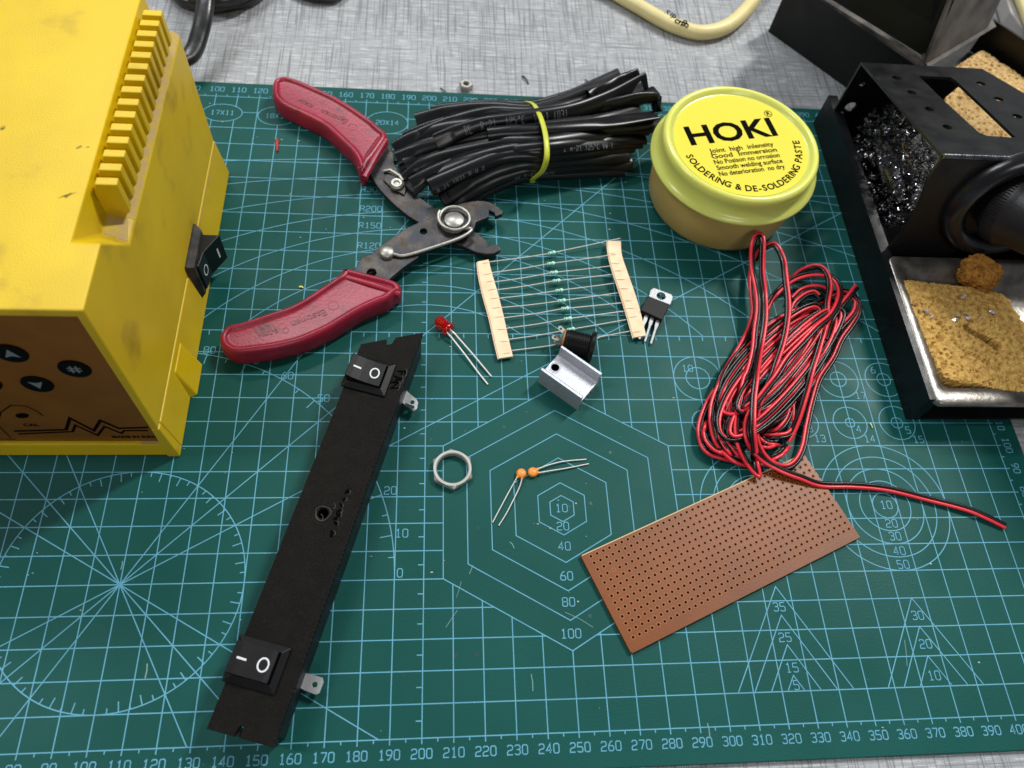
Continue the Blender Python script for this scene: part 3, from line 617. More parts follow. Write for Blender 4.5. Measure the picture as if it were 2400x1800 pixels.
T = [
 ([(985,318,9),(1060,285,12),(1150,262,15),(1255,262,18),(1400,232,19),(1470,200,21)], (3.6,2.8,3.8), (1.0,1.8,1.2), (.1,.2), None),
 ([(948,385,6),(1020,352,10),(1120,330,15),(1268,312,20),(1400,296,18),(1520,300,13)], (3.6,2.8,3.8), (1.4,1.8,1.2), (.1,.2), None),
 ([(965,432,8),(1040,392,12),(1140,360,17),(1275,345,22),(1400,330,17),(1510,322,10)], (3.6,2.8,3.8), (1.4,2.0,1.3), (.1,.1), None),
 ([(1380,225,22),(1440,196,23),(1490,176,22)], (3.0,3.2,3.4), (1.6,1.6,1.0), (.1,.6), None),
  # left end ... band ... right end, px px z
 ([(1012,268,4),(1120,250,6),(1248,247,8),(1340,226,11),(1455,178,15)], (4.0,3.0,4.4), (.9,1.8,1.0), (.25,.15), None),
 ([(975,285,8),(1060,262,11),(1160,252,13),(1252,256,15),(1360,226,17),(1500,182,20)], (4.2,3.0,4.6), (1.0,2.2,.8), (.1,.3), None),
 ([(950,330,6),(1040,292,10),(1150,270,14),(1260,270,16),(1400,240,18),(1505,205,20)], (4.4,3.2,4.4), (1.2,2.2,1.0), (.25,.2), None),
 ([(925,352,5),(1000,312,9),(1110,290,13),(1260,290,16),(1400,262,17),(1540,216,16)], (4.2,3.2,4.4), (1.0,2.2,1.0), (.2,-.2), None),
 ([(930,372,7),(1010,340,12),(1120,318,17),(1265,300,20),(1400,285,19),(1500,262,15)], (4.0,3.2,4.4), (1.2,2.3,1.2), (.2,0), None),
 ([(1022,336,16),(1075,310,19),(1150,287,22),(1262,272,23),(1380,250,22),(1515,190,20)], (4.4,3.2,4.6), (1.0,2.4,1.0), (.45,.5), ('RE  R-21  125oC  VW-1 (03)', 14, 1.75, 5.6, 2.3)),
 ([(938,402,3),(1020,365,8),(1130,342,13),(1268,320,19),(1400,300,19),(1545,288,16)], (4.4,3.2,4.8), (1.2,2.3,1.3), (.2,.1), None),
 ([(1142,315,22),(1200,308,23),(1270,305,23),(1390,292,22),(1535,270,19)], (3.4,3.2,4.8), (2.0,2.2,1.0), (.1,-.5), None),
 ([(952,425,4),(1000,385,8),(1080,355,14),(1180,335,20),(1272,335,22),(1380,318,19),(1490,300,12)], (4.4,3.2,4.4), (1.3,2.3,1.2), (.3,0), None),
 ([(960,445,6),(1010,405,10),(1100,375,16),(1200,350,20),(1275,350,21),(1400,340,16),(1500,330,9)], (4.4,3.2,4.2), (1.2,2.3,1.4), (-.35,0), ('E R-21 125oC VW-1', 72, 1.5, 4.0, 1.8)),
 ([(1008,440,13),(1090,400,16),(1180,368,18),(1275,365,18),(1400,352,14),(1480,340,9)], (4.2,3.2,4.0), (2.2,2.4,1.6), (.2,0), ('R-21 (03) R-U 2N', 2, 1.5, 3.2, 1.3)),
 ([(1035,470,7),(1120,415,12),(1200,388,15),(1270,380,15),(1400,372,11),(1470,368,7)], (4.2,3.2,4.0), (1.4,2.4,1.6), (.3,0), None),
 ([(1050,490,4),(1130,435,8),(1205,405,11),(1262,396,11),(1380,388,8),(1480,385,5)], (4.2,3.2,3.8), (1.2,2.4,1.6), (.35,0), ('RE R-21 125oC', 34, 1.4, 2.4, 1.4)),
 ([(1075,480,3),(1150,440,5),(1240,412,6),(1380,404,5),(1460,400,3.4)], (4.0,3.0,3.4), (1.2,2.2,1.6), (.2,0), None),
 ([(1000,340,2),(1100,330,3),(1255,320,4),(1400,310,4),(1480,330,3)], (5,4,5), (2,3,2), (0,0), None),
 ([(1030,400,2),(1130,380,4),(1255,360,6),(1400,340,5),(1500,320,3)], (5,4,5), (2,4,2), (0,0), None),
 ([(1380,262,19),(1460,240,20),(1530,230,19),(1540,262,14)], (3.4,3.6,3.6), (1.4,1.6,1.0), (.6,1.0), None),
]
for p, wi, hi, tw, tx in T: hs_tube(p, wi, hi, (-tw[0]*1.2-.35, -tw[1]*1.2-.35), tx)
rb = MB(); bp = [at(u, v, z) for u, v, z in ((1232, 241, 7), (1250, 244, 18), (1264, 268, 26), (1275, 300, 27), (1281, 335, 26.5), (1281, 372, 23.5), (1270, 402, 16.5), (1247, 421, 6.5), (1252, 418, 2), (1262, 330, .8), (1250, 262, 1))]
rb.sweep(cr(bp, 8, closed=True), lambda t_, i: [(1.3*math.cos(a), .5*math.sin(a)) for a in [2*math.pi*q/10 for q in range(10)]], closed=True)
ro = rb.build('rubber_band', M_band, origin=(246, 245, 0)); tag(ro, 'yellow rubber band round the middle of the black tubing bundle', 'rubber band')
# ------------------------------------------------------------------ tub of soldering paste
tc_ = Vector((333.8, 226.5, 0)); tn = empty('paste_tub', tc_, 'round tub of soldering paste with lime lid and printed yellow label', 'paste tub')
mb = MB(); mb.lathe([(0, .1), (29, .1), (31.2, .8), (32.3, 3), (33.2, 12), (33.6, 24), (33.0, 27)], tc_, 96); mb.build('tub', M_tub, tn)
mb = MB(); mb.lathe([(33.2, 23.5), (36.5, 24.0), (37.2, 24.8), (37.0, 25.8), (35.6, 26.5), (34.5, 28), (33.9, 30.5), (34.2, 32.6), (34.3, 34.4), (33.7, 35.8), (32.7, 36.5), (31.8, 36.4), (31.0, 35.6), (30.5, 34.6), (30.0, 34.3), (0, 34.3)], tc_, 128); lid = mb.build('lid', M_lid, tn)
mb = MB(); mb.lathe([(0, 34.36), (29.6, 34.36)], tc_, 96); 
lb = MB(); lb.add([(tc_.x+29.6*math.cos(2*math.pi*i/96), tc_.y+29.6*math.sin(2*math.pi*i/96), 34.42) for i in range(96)], [tuple(range(96))]); lab = lb.build('label', M_label, lid)
tx = MB(); ct = crop(1500, 150, 3.53); zt = 34.5
def tline(s, size, p0, p1, bold=0, ext=.02, wscale=1):
    a, b_ = at(*ct(*p0), zt), at(*ct(*p1), zt); me = text_mesh(s, size, bold, ext); xs = [v.co.x for v in me.vertices]; wd = max(xs)-min(xs)
    F = frame((a+b_)/2, b_-a, (0, 0, 1)); k = (b_-a).length/wd; meshes_join(tx, me, F @ Matrix.Translation((0, 0, 0)) @ Matrix.Diagonal((k, 1, 1, 1)) @ Matrix.Translation((-(max(xs)+min(xs))/2, 0, 0)))
tline('HOKI', 15.0, (395, 605), (1110, 525), .38)
for s, p0, p1 in (('Joint  high  inlensity', (573, 722), (1103, 662)), ('Good  Immersion', (592, 768), (1130, 708)), ('No Posison no orrosion', (614, 815), (1153, 753)), ('Smooth welding surface', (636, 862), (1177, 800)), ('No deterioration  no dry', (655, 912), (1197, 848))): tline(s, 3.5, p0, p1, .05)
pr_ = at(*ct(1060, 410), zt); tx.line([pr_+Vector((1.75*math.cos(a), 1.75*math.sin(a), 0)) for a in [2*math.pi*i/28 for i in range(28)]], .3, 0, closed=True)
base_dir = at(*ct(1110, 525), zt)-at(*ct(395, 605), zt); ba = math.atan2(base_dir.y, base_dir.x)
meshes_join(tx, text_mesh('R', 3.0, .06, .02), frame(pr_, base_dir, (0, 0, 1)))
# arc lettering: from left round the bottom to the right
arcs = 'SOLDERING & DE-SOLDERING PASTE'; A0 = math.atan2((at(*ct(395, 745), zt)-tc_).y, (at(*ct(395, 745), zt)-tc_).x); A1 = math.atan2((at(*ct(1280, 630), zt)-tc_).y, (at(*ct(1280, 630), zt)-tc_).x)
if A0 > 0: A0 -= 2*math.pi
wd = {'I': .45, ' ': .5, '&': 1.05, '-': .6, 'E': .95, 'L': .85, 'G': 1.15, 'O': 1.15, 'N': 1.08, 'D': 1.08}
tot = sum(wd.get(c, 1) for c in arcs); pos = 0; rr = 25.6
for ch in arcs:
    k = wd.get(ch, 1); a = A0+(A1-A0)*(pos+k/2)/tot; pos += k
    if ch == ' ': continue
    p = Vector((tc_.x+rr*math.cos(a), tc_.y+rr*math.sin(a), zt)); tdir = Vector((-math.sin(a), math.cos(a), 0))
    meshes_join(tx, text_mesh(ch, 4.5, .09, .02), frame(p, tdir, (0, 0, 1)) @ Matrix.Diagonal((.95, 1, 1, 1)))
tx.build('printed_text', M_prn, lab, weld=False)
# ------------------------------------------------------------------ resistor strip
rs = empty('resistor_strip', (255, 170, 0), 'taped strip of small teal resistors on long leads between two cream tapes', 'resistor strip')
cc = crop(980, 530, 3.456)
TAPE = []
def tape(L, Rr, name, z=1.9):
    Lp = cr([at(*cc(*p), z+dz) for p, dz in L], 5); Rp = cr([at(*cc(*p), z+dz) for p, dz in Rr], 5); n = len(Lp); mb = MB()
    up = Vector((0, 0, .35)); vs = Lp+Rp+[p-up for p in Lp]+[p-up for p in Rp]
    fs = []
    for i in range(n-1): fs += [(i, i+1, n+i+1, n+i), (2*n+i+1, 2*n+i, 3*n+i, 3*n+i+1), (i+1, i, 2*n+i, 2*n+i+1), (n+i, n+i+1, 3*n+i+1, 3*n+i)]
    fs += [(0, n, 3*n, 2*n), (2*n-1, n-1, 3*n-1, 4*n-1)]
    # a second layer of tape just under the first, a hair out of line
    vs2 = [p-Vector((.5, .1, .45)) for p in Lp]+[p-Vector((-.1, .1, .45)) for p in Rp]; vs2 += [p-up for p in vs2]
    mb.add(vs, fs); mb.add(vs2, fs); o_ = mb.build(name, M_tan, rs); TAPE.append((o_, Lp, Rp)); return o_
tl = tape([((482, 287), 1.2), ((495, 400), 1.5), ((530, 560), 1.0), ((580, 740), .6), ((615, 900), .5), ((655, 1070), .4)], [((570, 270), .8), ((598, 380), 1.0), ((645, 540), .8), ((693, 730), .5), ((730, 900), .3), ((767, 1052), .3)], 'tape')
tr = tape([((1537, 120), 1.5), ((1545, 220), 2.8), ((1580, 360), 3.2), ((1640, 540), 2.0), ((1690, 700), 1.2), ((1748, 900), .6)], [((1642, 120), 1.5), ((1650, 230), 2.8), ((1692, 360), 3.2), ((1755, 540), 2.0), ((1800, 690), 1.4), ((1846, 885), .8)], 'tape')
RES = [((575, 290), (1617, 103), (1083, 217)), ((597, 377), (1545, 237), (1075, 303)), ((612, 453), (1562, 323), (1098, 376)), ((632, 517), (1590, 390), (1120, 443)), ((650, 585), (1615, 460), (1142, 521)), ((675, 660), (1642, 538), (1163, 604)), ((695, 743), (1665, 620), (1190, 668)), ((715, 828), (1690, 686), (1212, 750)), ((740, 917), (1718, 752), (1240, 826)), ((757, 1008), (1745, 845), (1300, 920))]
for i, (a, b_, c_) in enumerate(RES):
    pa, pb, pc_ = at(*cc(*a), 1.9 if i < 8 else 1.2), at(*cc(*b_), (4.0, 4.6, 4.4, 3.4, 2.8, 2.4, 2.2, 1.8, 1.6, 1.4)[i] if i else 3.2), at(*cc(*c_), 2.2)
    if i > 7: pc_.z = 1.2
    dv = (pb-pa).normalized(); r0 = empty_r = bpy.data.objects.new('resistor', None); sc.collection.objects.link(r0); r0.empty_display_size = .003; r0.parent = rs; r0.location = (pc_*S)-(rs.location)
    mb = MB(); ax = (pb-pc_).normalized()
    mb.lathe([(0, -1.7), (.5, -1.65), (.80, -1.35), (.84, -.9), (.68, -.6), (.64, 0), (.68, .5), (.86, .85), (.84, 1.2), (.45, 1.8), (0, 2.0)], pc_, 14, axis=ax); bo = mb.build('body', M_res, r0)
    mb = MB()
    for h, wdt in ((-1.12, .26), (-.42, .2), (.35, .22)):
        if wdt: mb.lathe([(.69 if abs(h) < 1 else .845, h-wdt/2), (.70 if abs(h) < 1 else .855, h), (.69 if abs(h) < 1 else .845, h+wdt/2)], pc_, 14, axis=ax)
    mb.build('colour_bands', M_resb, bo)
    mb = MB(); ext = pa-(pc_-pa).normalized()*2.6; mb.tube(cr([ext, pa, pa.lerp(pc_, .5)+Vector((0, -.15, -.2)), pc_-ax*1.7], 6), .23, 8); pe = pb+(pb-pc_).normalized()*(2.6 if i else .5); mb.tube(cr([pc_+ax*1.8, pc_.lerp(pb, .5)+Vector((0, .1, -.2)), pb, pe], 6), .23, 8); mb.build('lead', M_wire, r0)
for (to, Lp, Rp), w_ in zip(TAPE, (0, 1)):
    mb = MB()
    for i, (a, b_, c_) in enumerate(RES):
        if i == 0 and w_ == 1: continue
        e = at(*cc(*(b_ if w_ else a)), 2.2); near = (Lp if w_ else Rp); k = min(range(len(near)), key=lambda q: (near[q].xy-e.xy).length); p0_ = near[k]; p1_ = (Rp if w_ else Lp)[k]
        mb.tube([p0_+Vector((0, 0, -.25)), p0_.lerp(p1_, .2), p0_.lerp(p1_, .5), p0_.lerp(p1_, .72)+Vector((0, 0, -.3))], .38, 6)
    mb.build('crease', M_tan, to)
# ------------------------------------------------------------------ red LED
c = crop(850, 700, 5.53)
ld = empty('led', at(*c(1040, 330), 0), 'red clear 5 mm LED with two long bare legs lying on the mat', 'LED')
p0, p1 = at(*c(958, 262), 2.7), at(*c(1128, 408), 2.7); ax = (p1-p0).normalized(); L_ = (p1-p0).length
mb = MB(); mb.lathe([(0, -.2), (1.2, .05), (2.1, .7), (2.45, 1.8), (2.5, L_-1.2), (2.9, L_-1.2), (2.95, L_-.2), (2.7, L_), (0, L_)], p0, 40, axis=ax); mb.build('lens', M_led, ld)
mb = MB(); mb.box((-1.6, -.3, 0), (-.2, .3, 3.6), M=frame(p0+ax*(L_-4.2), ax.cross(Vector((0, 0, 1))), ax)); mb.box((.3, -.3, 0), (1.4, .3, 3.0), M=frame(p0+ax*(L_-4.0), ax.cross(Vector((0, 0, 1))), ax)); mb.build('lead_frame', M_steel, ld)
for pts in ([(1105, 375, 2.6), (1165, 430, 2.6), (1200, 460, 2.2), (1225, 490, 2.0), (1440, 735, 1.4), (1640, 975, .6), (1672, 1010, .4)], [(1085, 430, 2.6), (1130, 480, 2.4), (1165, 520, 2.0), (1330, 730, 1.5), (1500, 960, .8), (1622, 1112, .4)]):
    mb = MB(); mb.sweep(cr([at(*c(x, y), z) for x, y, z in pts], 4), lambda t_, i: [(.26, .26), (-.26, .26), (-.26, -.26), (.26, -.26)], smooth=False); mb.build('leg', M_wire, ld)
# ------------------------------------------------------------------ voltage regulator
c = crop(1450, 500, 4.424)
vr = empty('voltage_regulator', (297, 162, 0), 'three-legged black voltage regulator with silver holed tab beside the tape', 'regulator')
tabp = [(310, 870), (322, 830), (332, 800), (365, 782), (545, 850), (557, 880), (530, 955)]
Z = 1.6
o_ = at(*c(250, 1040), Z); xd = (at(*c(465, 1140), Z)-o_); F = frame(at(*c(437, 865), Z), xd, (0, 0, 1)); Fi = F.inverted()
tp = [tuple((Fi @ at(*c(x, y), Z)).xy) for x, y in tabp]; hr = (at(*c(483, 865), Z)-at(*c(391, 865), Z)).length/2
plate('tab', tp, [circ(0, 0, hr, 28)], 1.2, F, M_tin, vr, bevel=.08)
bq = [Fi @ at(*c(x, y), 4.4) for x, y in ((312, 872), (532, 950), (478, 1122), (255, 1030))]
mb = MB(); x0 = min(p.x for p in bq); x1 = max(p.x for p in bq); y0 = min(p.y for p in bq); y1 = max(p.y for p in bq)
mb.add([F @ Vector(p) for p in ((-5.0, y0+.5, -1.3), (5.0, y0+.5, -1.3), (5.0, y1, -1.3), (-5.0, y1, -1.3), (-4.8, y0+.8, 2.9), (4.8, y0+.8, 2.9), (4.8, y1-.4, 2.9), (-4.8, y1-.4, 2.9))], [(0,3,2,1),(4,5,6,7),(0,1,5,4),(1,2,6,5),(2,3,7,6),(3,0,4,7)]); mb.build('body', M_ic, vr, bevel=.15)
for a, b_ in (((290, 1055), (212, 1307)), ((350, 1075), (270, 1333)), ((412, 1098), (332, 1355))):
    p, q = at(*c(*a), 2.4), at(*c(*b_), 1.7 if a[0] < 300 else .9); v = q-p; sd = v.cross(Vector((0, 0, 1))).normalized(); mb = MB()
    loop_ = [p-v.normalized()*1.5+sd*.75, p+v*.28+sd*.75, p+v*.42+sd*.42, q+sd*.42, q-sd*.42, p+v*.42-sd*.42, p+v*.28-sd*.75, p-v.normalized()*1.5-sd*.75]
    mb.prism(loop_, (0, 0, .5)); mb.build('leg', M_tin, vr, bevel=.05)
# ------------------------------------------------------------------ DC jack
c = crop(980, 530, 3.456)
dj = empty('dc_jack', (259, 142, 0), 'black threaded panel socket with silver solder lugs leaning on the heatsink', 'socket')
pa, pb = at(*c(1178, 925), 5.4), at(*c(1425, 985), 5.8); ax = (pb-pa).normalized(); L_ = (pb-pa).length
prof = [(0, .2), (4.2, .2), (4.6, .8), (4.6, 1.5)]
h = 1.5
while h < L_-3.0: prof += [(5.0, h+.2), (5.0, h+.55), (4.6, h+.75), (4.6, h+1.0)]; h += 1.0
prof += [(4.9, L_-2.2), (6.0, L_-2.0), (6.4, L_-1.4), (6.4, L_-.3), (5.9, L_), (3.4, L_), (3.1, L_-.6), (3.1, L_-2), (0, L_-2)]
mb = MB(); mb.lathe(prof, pa, 48, axis=ax, smooth=False); mb.build('barrel', M_blk, dj)
mb = MB(); mb.lathe([(0, -.6), (4.3, -.6), (4.5, -.2), (4.5, .3), (0, .3)], pa, 40, axis=ax); mb.build('insulator_disc', mat('paxolin', (150, 106, 60), .5, c2=(120, 80, 44), size=3), dj)
for pts in ([(1190, 870, 8), (1160, 818, 9.5), (1140, 812, 9.8)], [(1160, 915, 6), (1105, 905, 6.3), (1082, 895, 6.4)], [(1165, 940, 4), (1120, 945, 3.2), (1098, 940, 3)]):
    q = [at(*c(x, y), z) for x, y, z in pts]; dr = (q[-1]-q[0]); F = frame(q[0]+dr*.5, dr, Vector((0.1, -.3, 1))); Ln = dr.length
    plate('solder_lug', rrect(-Ln/2, -1.0, Ln/2, 1.0, .9), [circ(Ln/2-1.3, 0, .55, 12)], .3, F, M_steel, dj)
# ------------------------------------------------------------------ heatsink
hk = empty('heatsink', (256, 125, 0), 'small silver aluminium heatsink channel with one bolt hole', 'heatsink')
A, Bq, Cq, D = [at(*c(x, y), 10) for x, y in ((995, 1160), (1165, 970), (1490, 1190), (1320, 1395))]
ln = ((Cq-Bq)+(D-A))/2; wv = ((Bq-A)+(Cq-D))/2; F = frame((A+D)/2+Vector((0, 0, -10)), ln, (0, 0, 1)); Wd = wv.length; Ln = ln.length
# profile across (y = width, z = height), extruded along x
prf = [(0, 0), (Wd, 0), (Wd, 10), (Wd-.9, 10), (Wd-1.1, 9.2), (Wd-1.6, 5.2), (Wd-2.6, 4.9), (2.6, 4.9), (1.6, 5.2), (1.3, 8.6), (1.6, 9.3), (1.0, 10), (0, 10), (-.15, 5)]
prf2 = [(0, 0), (1.2, 0), (1.2, 1.5), (2.6, 1.5), (2.6, .2), (3.8, .2), (3.8, 2.4), (5.2, 2.4), (5.2, .2), (6.2, .2), (6.2, 2.4), (7.6, 2.4), (7.6, .2), (8.6, .2), (8.6, 2.4), (9.8, 2.4), (9.8, .2), (Wd-1.2, .2), (Wd-1.2, 0), (Wd, 0), (Wd, 10), (Wd-.9, 10), (Wd-1.1, 9.2), (Wd-1.6, 5.2), (Wd-2.6, 4.9), (2.6, 4.9), (1.6, 5.2), (1.3, 8.6), (1.6, 9.3), (1.0, 10), (0, 10)]
mb = MB(); mb.prism([F @ Vector((-Ln/2, y, z)) for y, z in prf2], F.to_3x3() @ Vector((Ln, 0, 0))); mb.build('channel', M_alu, hk, bevel=0)
hp = at(*c(1110, 1145), 5.0); mb = MB(); mb.lathe([(2.6, .02), (1.9, .05), (1.75, -.3), (1.6, -.4)], hp, 24); mb.build('hole_rim', M_alu, hk)
mb = MB(); mb.lathe([(0, 0), (1.7, 0)], hp+Vector((0, 0, .03)), 20); mb.build('hole_shade_disc', mat('hole_shade_black', (6, 6, 6), .9), hk)  # flat black disc paints the dark of the hole; the channel is uncut
# ------------------------------------------------------------------ hex ring nut
c = crop(850, 1000, 5.53)
nc = at(*c(1163, 556), 1.2); nc.z = 0
a0 = math.atan2((at(*c(1180, 800), 0)-nc).y, (at(*c(1180, 800), 0)-nc).x)
mb = MB(); N6 = 72; ri = 5.75; vs = []; fs = []
for k in range(N6):
    a = 2*math.pi*k/N6; rel = ((a-a0+math.pi/6) % (math.pi/3))-math.pi/6; rh = 6.95/max(.01, math.cos(math.pi/6-abs(rel))); rh = min(rh, 8.0); rc = min(rh, 6.98)
    for r_, z_ in ((ri, .4), (ri+.35, .05), (rc, .05), (rh, .35), (rh, 2.1), (rc, 2.9), (ri+.35, 2.9), (ri, 2.5)): vs.append((nc.x+r_*math.cos(a), nc.y+r_*math.sin(a), z_))
for k in range(N6):
    j = (k+1) % N6
    for q in range(8): fs.append((k*8+q, k*8+(q+1) % 8, j*8+(q+1) % 8, j*8+q))
mb.add(vs, fs, 0, False); o = mb.build('hex_nut', mat('nut_nickel', (204, 202, 196), .3, .55, c2=(180, 178, 172), size=6), origin=tuple(nc)); tag(o, 'large thin shiny hexagonal ring nut lying on the grid', 'nut')
# small nut on the worktop
nc = at(1092, 207, -2); mb = MB(); vs = []
mb.lathe([(1.7, .2), (3.0, 0), (3.5, .5), (3.5, 2.6), (3.0, 3.1), (1.8, 3.1), (1.5, 2.7), (1.65, 2.4), (1.5, 2.1), (1.65, 1.8), (1.5, 1.4), (1.65, 1), (1.5, .6), (1.7, .2)], nc, 6, smooth=False)
o = mb.build('hex_nut', M_steel, origin=tuple(nc)); tag(o, 'small thick steel hex nut on the worktop at the mat edge', 'nut')
# ------------------------------------------------------------------ ceramic capacitors
c = crop(1000, 1000, 2.962)
for (x, y, legs, lbl) in ((657, 325, [[(628, 352, 1.6), (600, 400, 1.0), (540, 510, .7), (458, 665, .35)], [(662, 360, 1.6), (640, 430, 1.0), (560, 590, .7), (500, 688, .35)]], 'orange disc capacitor whose legs point down towards the mat hexagon side'),
                         (737, 316, [[(775, 292, 1.6), (860, 262, 1.2), (960, 240, .8), (1108, 227, .35)], [(778, 320, 1.6), (860, 306, 1.2), (980, 287, .8), (1125, 258, .35)]], 'orange disc capacitor with legs pointing right, touching its twin')):
    ce = at(*c(x, y), 1.2); e = empty('ceramic_capacitor', (ce.x, ce.y, 0), lbl, 'capacitor', 'ceramic capacitors on the mat')
    mb = MB(); mb.lathe([(0, -1.1), (1.2, -1.0), (1.75, -.6), (1.95, 0), (1.75, .6), (1.2, 1.0), (0, 1.1)], ce, 32)
    for l in legs:
        q = at(*c(l[0][0], l[0][1]), 1.3); mb.tube([ce.lerp(q, .55), q, q.lerp(at(*c(l[1][0], l[1][1]), l[1][2]), .12)], lambda t_: .75-.5*t_, 10)
    mb.build('disc', M_cap, e)
    for l in legs: mb = MB(); mb.tube(cr([at(*c(px_, py_), z) for px_, py_, z in l], 5), .27, 8); mb.build('leg', M_wire, e)
# ------------------------------------------------------------------ perfboard
pf = empty('perfboard', (308, 60, 0), 'brown perforated prototyping board with rows of small holes', 'circuit board')
FB = frame((269.5, 23.3, .85), (91.6, 39.1, 0), (0, 0, 1)); FBi = FB.inverted()
h0 = FBi @ Vector((270.6, 28.4, .85)); PT = 2.54; NX, NY = 38, 13; hx, hy = h0.x+.2, h0.y+.1
WX = 99.4; HY = hy+12*PT+1.75
outl = [(0, 0)]; outl += [(1.0, 0)]
outl = [(.6, 0), (WX-.2, 0)]
k = 0
xr = WX
y = hy
while y < HY-1.0:
    if y > 12: outl += [(xr, y+PT/2-.55), (xr-.28, y+PT/2-.3), (xr-.28, y+PT/2+.3), (xr, y+PT/2+.55)]
    y += PT
outl += [(xr-.1, HY)]
x = hx+37*PT
while x > 0:
    if x < WX-1.5: outl += [(x+.6, HY), (x+.35, HY-.38), (x-.35, HY-.38), (x-.6, HY)]
    x -= PT
outl += [(0, HY-.2), (0, .6)]
holes = [circ(hx+i*PT, hy+j*PT, .46, 8) for i in range(NX) for j in range(NY) if not (i == 2 and j == 9)]
def perf_material():
    mt = mat('paxolin_board', (122, 63, 14), .4, c2=(106, 54, 12), size=30, amt=.9, bump=.1, bsize=.6, spec=.35); N, L, b_ = nodes(mt)
    return mt
plate('board', outl, holes, 1.5, FB, perf_material(), pf)
ring = MB()
for i in range(NX):
    for j in range(NY):
        cx_, cy_ = hx+i*PT+random.uniform(-.04, .04), hy+j*PT+random.uniform(-.04, .04); n = 12; vs = []
        for r_, z_ in ((.5, .70), (.58, .84), (.75, .83), (.86, .757)):
            vs += [FB @ Vector((cx_+r_*math.cos(2*math.pi*q/n), cy_+r_*math.sin(2*math.pi*q/n), z_)) for q in range(n)]
        ring.add(vs, [(a*n+q, a*n+(q+1) % n, (a+1)*n+(q+1) % n, (a+1)*n+q) for a in range(3) for q in range(n)], 0, True)
ring.build('hole_burrs', mat('paxolin_burr', (146, 90, 46), .5), pf)
eg = MB(); eg.line([FB @ Vector((.8, -.02, 0)), FB @ Vector((WX-.4, -.02, 0))], 1.2, .01, N=FB.to_3x3() @ Vector((0, -1, 0))); eg.line([FB @ Vector((.4, HY-.15, .78)), FB @ Vector((WX-1, HY-.15, .78))], .35, 0)
eg.build('cut_edge', M_rusty, pf, weld=False)
# ------------------------------------------------------------------ 3D printed switch strip
ss = empty('switch_strip', (170, 70, 0), 'long black 3D-printed strip carrying two rocker switches', 'switch strip')
ZT = 14
TL, TR, BL, BR = [at(u, v, ZT) for u, v in ((846, 806), (991, 779), (484, 1708), (640, 1752))]
def strip_material():
    mt = mat('filament_black', (11, 10, 9), .6, c2=(20, 18, 15), size=5, amt=.7, spec=.22, dirt=(27, 24, 20), dsize=1.1, dthr=(.5, .85)); N, L, b_ = nodes(mt); tcn = N.new('ShaderNodeTexCoord')
    mp = N.new('ShaderNodeMapping'); mp.inputs['Rotation'].default_value = (0, 0, .62); L.new(tcn.outputs['Object'], mp.inputs[0])
    wv_ = N.new('ShaderNodeTexWave'); wv_.inputs['Scale'].default_value = 560; wv_.inputs['Distortion'].default_value = .8; wv_.inputs['Detail Scale'].default_value = 3; L.new(mp.outputs[0], wv_.inputs['Vector'])
    nn = N.new('ShaderNodeTexNoise'); nn.inputs['Scale'].default_value = 1500; L.new(tcn.outputs['Object'], nn.inputs['Vector'])
    ad = N.new('ShaderNodeMath'); ad.operation = 'MULTIPLY_ADD'; ad.inputs[1].default_value = .8; L.new(nn.outputs[0], ad.inputs[0]); L.new(wv_.outputs[1], ad.inputs[2])
    bp_ = N.new('ShaderNodeBump'); bp_.inputs['Strength'].default_value = .55; bp_.inputs['Distance'].default_value = .0006; L.new(ad.outputs[0], bp_.inputs['Height']); L.new(bp_.outputs[0], b_.inputs['Normal']); return mt
M_3d = strip_material()
yv = (TL+TR)/2-(BL+BR)/2; Ls = yv.length; yv.normalize(); xv = yv.cross(Vector((0, 0, 1))); org = (BL+BR)/2; FS = frame(org, xv, (0, 0, 1)); FSi = FS.inverted()
def sp_(p): q = FSi @ Vector(p); return (q.x, q.y)
o4 = [sp_(BL), sp_(BR), sp_(TR), sp_(TL)]
def lerp2(a, b_, t_): return (a[0]+(b_[0]-a[0])*t_, a[1]+(b_[1]-a[1])*t_)
bot = [o4[0], lerp2(o4[0], o4[1], .40), (lerp2(o4[0], o4[1], .43)[0]+.3, lerp2(o4[0], o4[1], .43)[1]+3.2), (lerp2(o4[0], o4[1], .47)[0]+.6, lerp2(o4[0], o4[1], .47)[1]+3.4), lerp2(o4[0], o4[1], .50)]
top = [o4[2], lerp2(o4[2], o4[3], .44), (lerp2(o4[2], o4[3], .47)[0], lerp2(o4[2], o4[3], .47)[1]-2.8), (lerp2(o4[2], o4[3], .56)[0], lerp2(o4[2], o4[3], .56)[1]-2.8), lerp2(o4[2], o4[3], .59)]
outl = bot + [o4[1]] + top + [o4[3]]
c7 = crop(780, 780, 7.542)
c3 = crop(400, 1500, 2.765); AH, BH = 8.3, 7.0
def swc(a, b_): q = FSi @ ((at(*a, 14.6)+at(*b_, 14.6))/2); return Vector((q.x-AH+.1, q.y, 0))
s1c = swc(c7(1110, 545), c7(910, 1150)); s2c = swc(c3(785, 45), c3(665, 365))
cm = FSi @ at(757, 1203, ZT)
def rc(cx, cy, a, b_): return [(cx-a, cy-b_), (cx+a, cy-b_), (cx+a, cy+b_), (cx-a, cy+b_)]
print('STRIP', o4, s1c, s2c, cm)
holes = [circ(cm.x, cm.y, 1.8, 18)]
plate('plate', outl, holes, 2.4, FS @ Matrix.Translation((0, 0, -1.2)), M_3d, ss, bevel=.15)
wl = MB()
